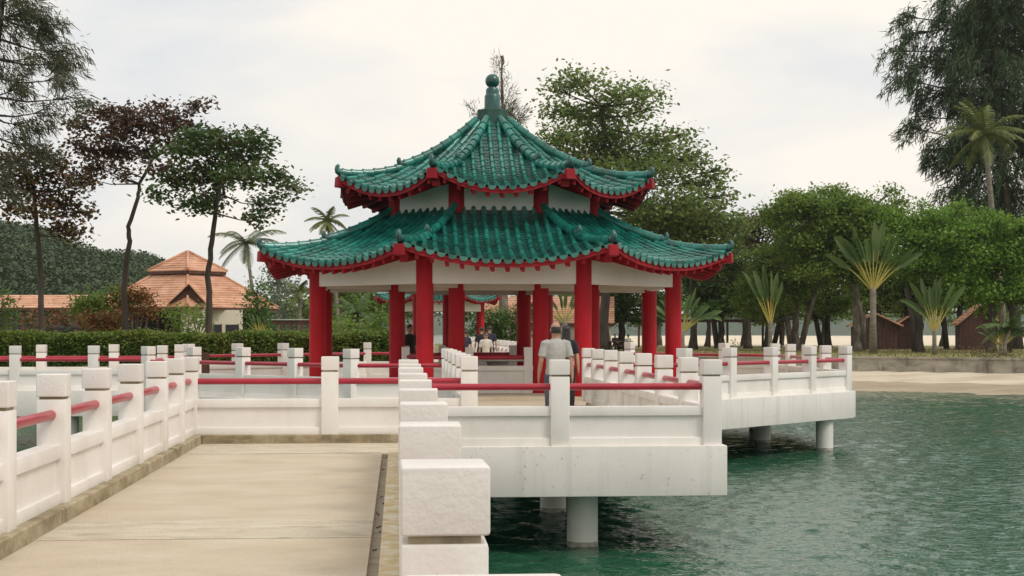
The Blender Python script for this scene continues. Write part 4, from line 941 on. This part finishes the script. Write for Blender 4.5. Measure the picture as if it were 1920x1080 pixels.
# ------------------------------------------------------------------ houses and shelters
def courses(mb, ring0, ring1, n, lip=.05, mi=0):
    """roof faces between two rings of corners, built of n overlapping tile courses"""
    k = len(ring0)
    for i in range(n):
        f0, f1 = i / n, (i + 1) / n
        lo = [Vector(a).lerp(Vector(b), f0) for a, b in zip(ring0, ring1)]; hi = [Vector(a).lerp(Vector(b), f1) for a, b in zip(ring0, ring1)]
        for j in range(k):
            a, b, c, d = lo[j], lo[(j + 1) % k], hi[(j + 1) % k], hi[j]; u = Vector((0, 0, lip)); e = Vector((0, 0, -.02))
            mb.add([a + u, b + u, c, d, a + e, b + e], [(0, 1, 2, 3), (4, 5, 1, 0)], mi)
def hiphouse():
    d = 110; c = gnd(352, d, GZ); t = thing('tiled_house', 'cream house with a two-tiered terracotta hip roof behind the hedge', 'house', c)
    fwd = Vector((-SA, -CA, 0)); rt = Vector((CA, -SA, 0)); th = math.radians(12)
    def ring(r, z): return [c * 1 + (fwd * math.cos(th + k * math.pi / 2) + rt * math.sin(th + k * math.pi / 2)) * r + Vector((0, 0, z - GZ)) for k in range(4)]
    mb = MB(); courses(mb, ring(6.5, 3.20), ring(2.0, 5.80), 15, .06); mb.build('lower_roof', M['terra'], t)
    mb = MB(); courses(mb, ring(2.85, 5.84), ring(.02, 7.25), 8, .06); mb.build('upper_roof', M['terra'], t)
    for R0, z0, R1, z1 in ((6.5, 3.26, 2.0, 5.86), (2.85, 5.90, .05, 7.31)):
        for a, b in zip(ring(R0, z0), ring(R1, z1)): MB().tube([a, b], .10, 8).build('hip_ridge', M['terra'], t, True)
    r = ring(6.35, 3.12)
    for j in range(4): MB().bar(r[j], r[(j + 1) % 4], .12, .22).build('fascia', M['wood'], t)
    r = ring(2.7, 5.72)
    for j in range(4): MB().bar(r[j], r[(j + 1) % 4], .12, .2).build('fascia', M['wood'], t)
    MB().prism([(p.x, p.y) for p in ring(1.95, 0)], 4.9, 5.9).build('upper_wall', M['house'], t)
    MB().prism([(p.x, p.y) for p in ring(6.2, 0)], 3.02, 3.08).build('soffit', M['wood'], t)
    def P(x, dd, z): q = at(x, 620, d + dd); q.z = z; return q
    def blk(name, x0, x1, d0, d1, z0, z1, m): return MB().prism([tuple(P(x0, d0, 0))[:2], tuple(P(x1, d0, 0))[:2], tuple(P(x1, d1, 0))[:2], tuple(P(x0, d1, 0))[:2]], z0, z1).build(name, m, t)
    blk('wall', 339, 455, -3.2, 1.5, GZ, 3.02, M['house'])
    w = blk('window', 349, 369, -3.24, -3.1, .9, 1.75, M['glass']); blk('door', 402, 414, -3.24, -3.1, GZ, 2.0, M['glass']); blk('window', 423, 448, -3.24, -3.1, .6, 2.0, M['glass'])
    for x in (400, 415): blk('door_frame', x - 1, x + 1, -3.28, -3.1, GZ, 2.05, M['redwood'])
    for x in (233, 255, 275, 296, 310, 322): blk('post', x - 2, x + 2, -1.2, -1.05, GZ, 3.05, M['wood'])
    blk('rear_wall', 225, 500, 2.4, 2.6, GZ, 3.0, M['dark'])
    # gable porch
    A, B, T_ = P(320, -5.2, 3.5), P(386, -5.2, 3.5), P(356, -5.2, 4.75); A2, B2, T2 = P(320, -1.5, 3.5), P(386, -1.5, 3.5), P(356, -1.0, 4.85)
    MB().add([A, B, T_], [(0, 1, 2)]).add([A + Vector((0, .12, 0)), B + Vector((0, .12, 0)), T_ + Vector((0, .12, 0))], [(2, 1, 0)]).build('gable', M['redwood'], t)
    u = Vector((0, 0, .1)); o = fwd * .35
    mb = MB()
    for a, a2 in ((A, A2), (B, B2)):
        out = (a - T_) * .08; mb.add([T_ + o + u, a + out + o + u, a2 + out + u, T2 + u, T_ + o, a + out + o, a2 + out, T2], [(0, 1, 2, 3), (7, 6, 5, 4), (0, 4, 5, 1), (1, 5, 6, 2)])
    mb.build('porch_roof', M['terra'], t)
    blk('porch_wall', 340, 384, -5.0, -3.2, GZ, 3.5, M['house'])
hiphouse()
def shed(label, x0, x1, d, yr, ye, name='long_shed', posts=7, dep=3.2, n=6, wall=None, roofm='terra', walls=False):
    c = gnd((x0 + x1) / 2, d, GZ); t = thing(name, label, 'shelter', c); zr = at(0, yr, d).z; ze = at(0, ye, d - dep).z
    def P(x, dd, z): q = at(x, 620, d + dd); q.z = z; return q
    s0, s1 = (d - dep) / d, (d + dep) / d
    mb = MB(); courses(mb, [P(x0, -dep, ze), P(x1, -dep, ze), P(x1, dep, ze), P(x0, dep, ze)], [P(x0, -.02, zr), P(x1, -.02, zr), P(x1, .02, zr), P(x0, .02, zr)], n, .05); mb.build('roof', M[roofm], t)
    MB().bar(P(x0, -dep + .1, ze - .12), P(x1, -dep + .1, ze - .12), .1, .2).build('fascia', M['wood'], t)
    MB().bar(P(x0, dep - .1, ze - .12), P(x1, dep - .1, ze - .12), .1, .2).build('fascia', M['wood'], t)
    for i in range(posts):
        x = x0 + (x1 - x0) * (i + .3) / posts
        for dd in (-dep + .4, dep - .4): p = P(x, dd, GZ); MB().box(p.x - .1, p.x + .1, p.y - .1, p.y + .1, GZ, ze).build('post', M['wood'], t)
    if walls:
        a, b, c_, d_ = P(x0 + 6, -dep + .6, 0), P(x1 - 6, -dep + .6, 0), P(x1 - 6, dep - .6, 0), P(x0 + 6, dep - .6, 0)
        MB().prism([tuple(p)[:2] for p in (a, b, c_, d_)], GZ, ze - .03).build('wall', M[wall], t)
    return t
shed('long low open shelter with terracotta roof at the left edge', -30, 262, 121, 553, 577, posts=9)
shed('terracotta-roofed house glimpsed between the columns behind the man', 893, 1152, 124, 556, 606, name='rear_house', posts=5, dep=4, n=12, wall='house', walls=True)
def flatshelter(label, x0, x1, d, yt, n, top='metal', dep=2.0, th=.16):
    c = gnd((x0 + x1) / 2, d, GZ); t = thing('flat_shelter', label, 'shelter', c); zt = at(0, yt, d).z
    def P(x, dd): return at(x, 620, d + dd)
    MB().prism([tuple(P(x, dd))[:2] for x, dd in ((x0, -dep), (x1, -dep), (x1, dep), (x0, dep))], zt - .05, zt).build('roof', M[top], t)
    for dd in (-dep + .2, dep - .2):
        a, b = P(x0, dd), P(x1, dd); a.z = b.z = zt - .18; MB().bar(a, b, .14, .24).build('beam', M['wood'], t)
        for i in range(n): p = P(x0 + (x1 - x0) * (i + .5) / n, dd); MB().box(p.x - .09, p.x + .09, p.y - .09, p.y + .09, GZ, zt - .3).build('post', M['wood'], t)
flatshelter('flat-roofed timber shelter with posts, left of the pavilion', 500, 592, 92, 599, 5)
flatshelter('long flat-roofed shelter behind the grove, right of the pavilion', 1148, 1480, 140, 598, 10)
def hut(label, xa, xl, xr, ya, ye, d, dep=3.0):
    c = gnd((xl + xr) / 2, d, GZ); t = thing('gabled_hut', label, 'hut', c, 'timber huts under the grove')
    def P(x, y, dd): q = at(x, 620, d + dd); q.z = at(x, y, d).z; return q
    A, B, T_ = P(xl, ye, 0), P(xr, ye, 0), P(xa, ya, 0); dv = Vector((SA, CA, 0)); yaw = Vector((CA, -SA, 0)) * .5
    mb = MB(); off = (dv * dep + yaw)
    for a in (A, B):
        n = 7
        for i in range(n):
            p, q = a.lerp(T_, i / n), a.lerp(T_, (i + 1) / n); u = Vector((0, 0, .14)); o = dv * -.35
            mb.add([p + o + u, q + o + u * .6, q + off + u * .6, p + off + u, p + o - u * .3, q + o - u * .3, p + off - u * .3, q + off - u * .3], [(0, 1, 2, 3), (0, 4, 5, 1), (4, 6, 7, 5), (0, 3, 6, 4)])
    mb.build('roof', M['terra'], t)
    s = (B - A) * .09; W0, W1 = A + s, B - s
    mb = MB(); nb = 12
    for i in range(nb):                                  # upright boards of the gable wall
        f0, f1 = i / nb, (i + .92) / nb; p, q = W0.lerp(W1, f0), W0.lerp(W1, f1)
        def top(f): 
            x = W0.lerp(W1, f); g = (x - A).length / (T_ - A).dot((B - A).normalized()) if (x - A).dot(B - A) / (B - A).length < (T_ - A).dot((B - A).normalized()) else (B - x).length / ((B - A).length - (T_ - A).dot((B - A).normalized()))
            return A.z + (T_.z - A.z) * min(1, g) - .08
        b = MB(); a0, a1 = Vector((p.x, p.y, GZ)), Vector((q.x, q.y, GZ)); t0, t1 = Vector((p.x, p.y, top(f0))), Vector((q.x, q.y, top(f1))); k = dv * .06
        b.add([a0, a1, t1, t0, a0 + k, a1 + k, t1 + k, t0 + k], [(0, 1, 2, 3), (5, 4, 7, 6), (0, 3, 7, 4), (1, 5, 6, 2), (3, 2, 6, 7)]).build('board', M['redwood'], t)
    poly = [tuple(W0 + dv * .07)[:2], tuple(W1 + dv * .07)[:2], tuple(W1 + off * .95)[:2], tuple(W0 + off * .95)[:2]]
    MB().prism(poly, GZ, A.z - .02).build('wall', M['redwood'], t)
    return t
hut('timber hut with brown gable behind the tall fan palm', 1640, 1590, 1692, 588, 612, 122)
hut('low brown timber hut between the fan palms', 1702, 1672, 1730, 594, 613, 124)
hut('timber hut with orange roof verge at the far right', 1838, 1792, 1876, 572, 609, 118)

# ------------------------------------------------------------------ people
def remeshed(mb, name, m, parent, vox):
    me = mb.mesh(name, m, True); o = bpy.data.objects.new(name, me); COL.objects.link(o); o.parent = parent
    r = o.modifiers.new('remesh', 'REMESH'); r.mode = 'VOXEL'; r.voxel_size = vox; r.use_smooth_shade = True
    s = o.modifiers.new('smooth', 'SMOOTH'); s.factor = .5; s.iterations = 4
    return o
def rings(mb, zs, cx=0, cy=0, n=20): mb.tube([(cx + (r[3] if len(r) > 3 else 0), cy + (r[4] if len(r) > 4 else 0), r[0]) for r in zs], [(r[1], r[2]) for r in zs], n, side=(1, 0, 0))
def person(label, loc, face, H, top, legs, hair='short', pose='stand', vox=.014, shoes=True, glasses=False, female=False, swing=.06):
    """faces local -Y; face = heading in radians about Z"""
    t = thing('person', label, 'person', loc, rotz=face, scale=H / 1.70)
    sw = .84 if female else .95; dz = -.42 if pose == 'sit' else 0
    body = MB()
    rings(body, [(.80 + dz, .135 * sw, .10), (.90 + dz, .158, .112), (1.0 + dz, .14 * sw, .10), (1.1 + dz, .142 * sw, .105), (1.22 + dz, .165 * sw, .112), (1.33 + dz, .172 * sw, .10), (1.40 + dz, .12 * sw, .075), (1.44 + dz, .062, .062), (1.50 + dz, .055, .058)])
    rings(body, [(1.455 + dz, .048, .05, 0, .0), (1.49 + dz, .058, .072, 0, -.015), (1.53 + dz, .068, .088, 0, -.012), (1.58 + dz, .075, .097, 0, -.004), (1.63 + dz, .076, .097, 0, .002), (1.67 + dz, .064, .082, 0, .004), (1.695 + dz, .035, .045, 0, .004), (1.702 + dz, .006, .008, 0, .004)])
    body.tube([(0, -.088, 1.60 + dz), (0, -.105, 1.565 + dz), (0, -.118, 1.548 + dz), (0, -.095, 1.54 + dz)], [.009, .013, .016, .012], 8)          # nose
    body.tube([(-.026, -.092, 1.513 + dz), (0, -.101, 1.515 + dz), (.026, -.092, 1.513 + dz)], [.006, .009, .006], 8)                              # lips
    for s in (-1, 1): body.tube([(s * .074, .0, 1.545 + dz), (s * .086, .008, 1.575 + dz), (s * .084, .012, 1.60 + dz)], [.010, .015, .012], 8)       # ears
    hands = []
    shl = .185 * sw
    for s in (-1, 1):
        if pose == 'sit': el, wr, hd = (s * .25, -.10, 1.10 + dz), (s * .17, -.32, 1.02 + dz), (0, -.09, -.02)
        else: el, wr, hd = (s * (shl + .065), .025, 1.09), (s * (shl + .085), -.02 - swing * s, .845), (s * .004, -.018, -.085)
        body.tube([(s * shl * .8, 0, 1.375 + dz), (s * shl, 0, 1.35 + dz), ((s * shl + el[0]) / 2, el[1] * .5, (1.35 + dz + el[2]) / 2), el, tuple((Vector(el) + Vector(wr)) / 2), wr],
                  [.05, .056, .046, .038, .037, .026], 12)
        w = Vector(wr); h = Vector(hd); side_ = Vector((0, 1, 0)) if pose != 'sit' else Vector((1, 0, 0))
        body.tube([w, w + h * .5, w + h], [(.026, .022), (.018, .040), (.015, .040)], 12, side=(1, 0, 0) if pose != 'sit' else (0, 0, 1))
        for q, ln in enumerate((.066, .076, .072, .056)):
            b = w + h * .95 + side_ * (-.030 + .020 * q); dn = h.normalized(); inw = Vector((-s * .25, 0, 0)); k1 = b + (dn + inw * .5).normalized() * ln * .5; k2 = k1 + (dn + inw * 1.6).normalized() * ln * .5
            body.tube([b, k1, k2], [.0095, .009, .0075], 8)
        b = w + h * .25 - side_ * .030; body.tube([b, b - side_ * .026 + h * .35, b - side_ * .032 + h * .75], [.012, .0105, .008], 8)
        if pose == 'sit': hip, kn, an = (s * .09, 0, .50), (s * .11, -.42, .50), (s * .11, -.38, .09)
        else: hip, kn, an = (s * .088, 0, .86), (s * .098, -.012 - swing * .4 * s, .48), (s * .10, .03 - swing * .3 * s, .09)
        body.tube([hip, tuple((Vector(hip) * .5 + Vector(kn) * .5)), kn, tuple((Vector(kn) * .65 + Vector(an) * .35)), an], [.088, .074, .055, .054, .038], 14)
        body.tube([(an[0], an[1] + .05, .045), (an[0], an[1], .055), (an[0], an[1] - .10, .04), (an[0], an[1] - .17, .028)], [(.032, .035), (.038, .042), (.042, .032), (.03, .02)], 10, side=(1, 0, 0))
    remeshed(body, 'body', M['skin'], t, vox)
    e = .009; sh = MB()
    hem = .80 if pose != 'sit' else .78
    rings(sh, [(hem + dz, .168 * sw + e, .122 + e), (.90 + dz, .170 * sw + e, .120 + e), (1.0 + dz, .155 * sw + e, .112 + e), (1.1 + dz, .155 * sw + e, .112 + e), (1.22 + dz, .172 * sw + e, .116 + e), (1.33 + dz, .178 * sw + e, .104 + e), (1.39 + dz, .148 * sw + e, .085 + e), (1.425 + dz, .085 + e * .5, .07 + e * .4), (1.445 + dz, .068, .066)])
    for s in (-1, 1):
        el = Vector((s * (shl + .065), .025, 1.09 + dz)) if pose != 'sit' else Vector((s * .25, -.10, 1.10 + dz)); a = Vector((s * shl, 0, 1.355 + dz))
        sh.tube([(s * shl * .6, 0, 1.375 + dz), a, a.lerp(el, .45), a.lerp(el, .78)], [.062, .072, .068, .066], 14)
    remeshed(sh, 'shirt', M[top], t, vox * .9)
    tr = MB()
    for s in (-1, 1):
        if pose == 'sit': hip, kn, an = (s * .09, 0, .49), (s * .11, -.42, .50), (s * .11, -.38, .11)
        else: hip, kn, an = (s * .088, 0, .86), (s * .098, -.012 - swing * .4 * s, .48), (s * .10, .03 - swing * .3 * s, .10)
        tr.tube([hip, tuple((Vector(hip) * .5 + Vector(kn) * .5)), kn, tuple((Vector(kn) * .5 + Vector(an) * .5)), an], [.105, .092, .074, .070, .062], 14)
    rings(tr, [(.78 + dz, .150, .115), (.86 + dz, .170, .125), (.97 + dz, .155 * sw, .115)])
    remeshed(tr, 'trousers', M[legs], t, vox * .9)
    if shoes:
        for s in (-1, 1):
            ax_, ay_ = (s * .11, -.38) if pose == 'sit' else (s * .10, .03 - swing * .3 * s)
            MB().tube([(ax_, ay_ + .075, .04), (ax_, ay_ + .05, .055), (ax_, ay_ - .06, .05), (ax_, ay_ - .15, .036), (ax_, ay_ - .195, .025)], [(.03, .03), (.044, .05), (.05, .045), (.048, .032), (.02, .012)], 12, side=(1, 0, 0)).build('shoe', M['shoe'], t, True, local=True)
    hr = MB(); Z = dz
    if hair == 'bald':                                   # fringe of hair round the back and sides, bare crown
        n = 18
        for z, k in ((1.515, 1.00), (1.545, 1.07), (1.575, 1.08), (1.605, 1.06), (1.618, 1.0)):
            for j in range(n + 1):
                a = math.radians(-25 + 230 * j / n); hr.v.append((.077 * k * math.cos(a), .099 * k * math.sin(a) + .002, z + Z + (.012 if 3 < j < n - 3 else 0)))
        for i in range(4):
            for j in range(n): q = i * (n + 1) + j; hr.f.append((q, q + 1, q + n + 2, q + n + 1)); hr.m.append(0)
        o = hr.build('hair', M['hair'], t, True, local=True); s_ = o.modifiers.new('solid', 'SOLIDIFY'); s_.thickness = .012; s_.offset = -1
    else:
        rings(hr, [(1.535 + Z, .060, .05, 0, .045), (1.57 + Z, .080, .082, 0, .024), (1.61 + Z, .085, .098, 0, .012), (1.65 + Z, .080, .100, 0, .004), (1.69 + Z, .058, .074, 0, .004), (1.715 + Z, .02, .03, 0, .004)])
        if hair == 'long': rings(hr, [(1.33 + Z, .06, .02, 0, .085), (1.40 + Z, .085, .032, 0, .075), (1.50 + Z, .085, .045, 0, .055), (1.60 + Z, .085, .06, 0, .04)])
        remeshed(hr, 'hair', M['hair'], t, .012)
    for s in (-1, 1): MB().tube([(s * .028, -.083, 1.585 + Z), (s * .028, -.093, 1.585 + Z)], [.012, .009], 10).build('eye', M['dark'], t, True, local=True)
    if glasses:
        g = MB()
        for s in (-1, 1): g.tube([(s * .034, -.098, 1.583 + Z), (s * .034, -.108, 1.583 + Z)], [(.03, .024), (.028, .022)], 14)
        g.bar((-.07, -.1, 1.59 + Z), (.07, -.1, 1.59 + Z), .006, .006)
        for s in (-1, 1): g.bar((s * .066, -.098, 1.59 + Z), (s * .08, .01, 1.592 + Z), .005, .006)
        g.build('sunglasses', M['dark'], t, local=True)
    return t
def stand(x, d, z=0.0): q = gnd(x, d, z); return (q.x, q.y, z)
PI = math.pi
person('balding man in a pale grey T-shirt seen from behind on the walkway', stand(1042, 24.4, .003), PI + .05, 1.70, 'shirt', 'jeans', 'bald', vox=.010)
person('person with long black hair just beyond the balding man', stand(1062, 29.6, .003), PI - .15, 1.66, 'black', 'black', 'long', female=True)
person('woman in a cream top and sunglasses on the rear walkway, facing the camera', stand(911, 49.5, .0), .1, 1.53, 'cream', 'jeans', 'long', female=True, glasses=True, vox=.016)
person('man in a black T-shirt behind the woman with sunglasses', stand(903, 60, 0), PI + .1, 1.70, 'black', 'black', vox=.018)
person('man in a navy T-shirt, right of the one in black on the rear walkway', stand(918, 59, 0), PI - .1, 1.74, 'navy', 'navy', vox=.018)
person('person in black half hidden behind the left inner column', stand(768, 42.8, .004), .6, 1.74, 'black', 'black', vox=.018)
person('person in dark clothes beside the inner column, on the rear walkway', stand(872, 58, 0), PI, 1.58, 'navy', 'black', vox=.018)
bn = thing('picnic_bench', 'timber picnic bench under the trees, with two people sitting at it', 'bench', gnd(1163, 112, GZ))
c0 = gnd(1163, 112, GZ)
bbox(c0.x - .9, c0.x + .9, c0.y - .35, c0.y + .35, GZ + .70, GZ + .76).build('table_top', M['wood'], bn)
for sy in (-.65, .65): bbox(c0.x - .9, c0.x + .9, c0.y + sy - .14, c0.y + sy + .14, GZ + .40, GZ + .45).build('seat', M['wood'], bn)
for sx in (-.7, .7): MB().bar((c0.x + sx, c0.y - .7, GZ + .36), (c0.x + sx, c0.y + .7, GZ + .36), .07, .09).bar((c0.x + sx, c0.y - .45, GZ), (c0.x + sx, c0.y - .2, GZ + .7), .07, .09).bar((c0.x + sx, c0.y + .45, GZ), (c0.x + sx, c0.y + .2, GZ + .7), .07, .09).build('leg', M['wood'], bn)
person('seated person in pale clothes at the picnic bench', (c0.x + .5, c0.y - .62, GZ - .03), PI + .5, 1.7, 'shirt', 'black', pose='sit', vox=.02)
person('seated person in dark clothes at the far side of the picnic bench', (c0.x - .3, c0.y + .62, GZ - .03), .2, 1.75, 'black', 'black', pose='sit', vox=.02)
# dark litter bins standing behind the hedge
for x, h, lab in ((30, 604, 'leftmost of the dark bins above the hedge'), (69, 604, 'dark bin behind the hedge, beside the slender tree'), (106, 610, 'small dark bin behind the hedge, third from the left edge'), (142, 610, 'wide dark bin behind the hedge, nearest the small round trees')):
    q = gnd(x, 80, GZ); zt = at(x, h, 80).z; b = thing('litter_bin', lab, 'bin', q, 'dark bins behind the hedge')
    MB().tube([(q.x, q.y, GZ), (q.x, q.y, zt - .25)], [.24, .28], 14).build('body', M['dark'], b, True); MB().tube([(q.x, q.y, zt - .22), (q.x, q.y, zt - .16), (q.x, q.y, zt - .02), (q.x, q.y, zt)], [.30, .30, .22, .1], 14).build('lid', M['dark'], b, True)

# ------------------------------------------------------------------ air
hz = MB().box(-3100, 3100, -120, 5100, -4.5, 48).build('haze', [])
hm = bpy.data.materials.new('thin_haze'); hm.use_nodes = True; ht = hm.node_tree; ht.nodes.clear()
pv = N(ht, 'ShaderNodeVolumePrincipled', i={'Color': (.86, .90, .93, 1), 'Density': .00013, 'Anisotropy': .2}); ho = N(ht, 'ShaderNodeOutputMaterial'); ht.links.new(pv.outputs[0], ho.inputs['Volume'])
hz.data.materials.append(hm); tag(hz, kind='stuff')
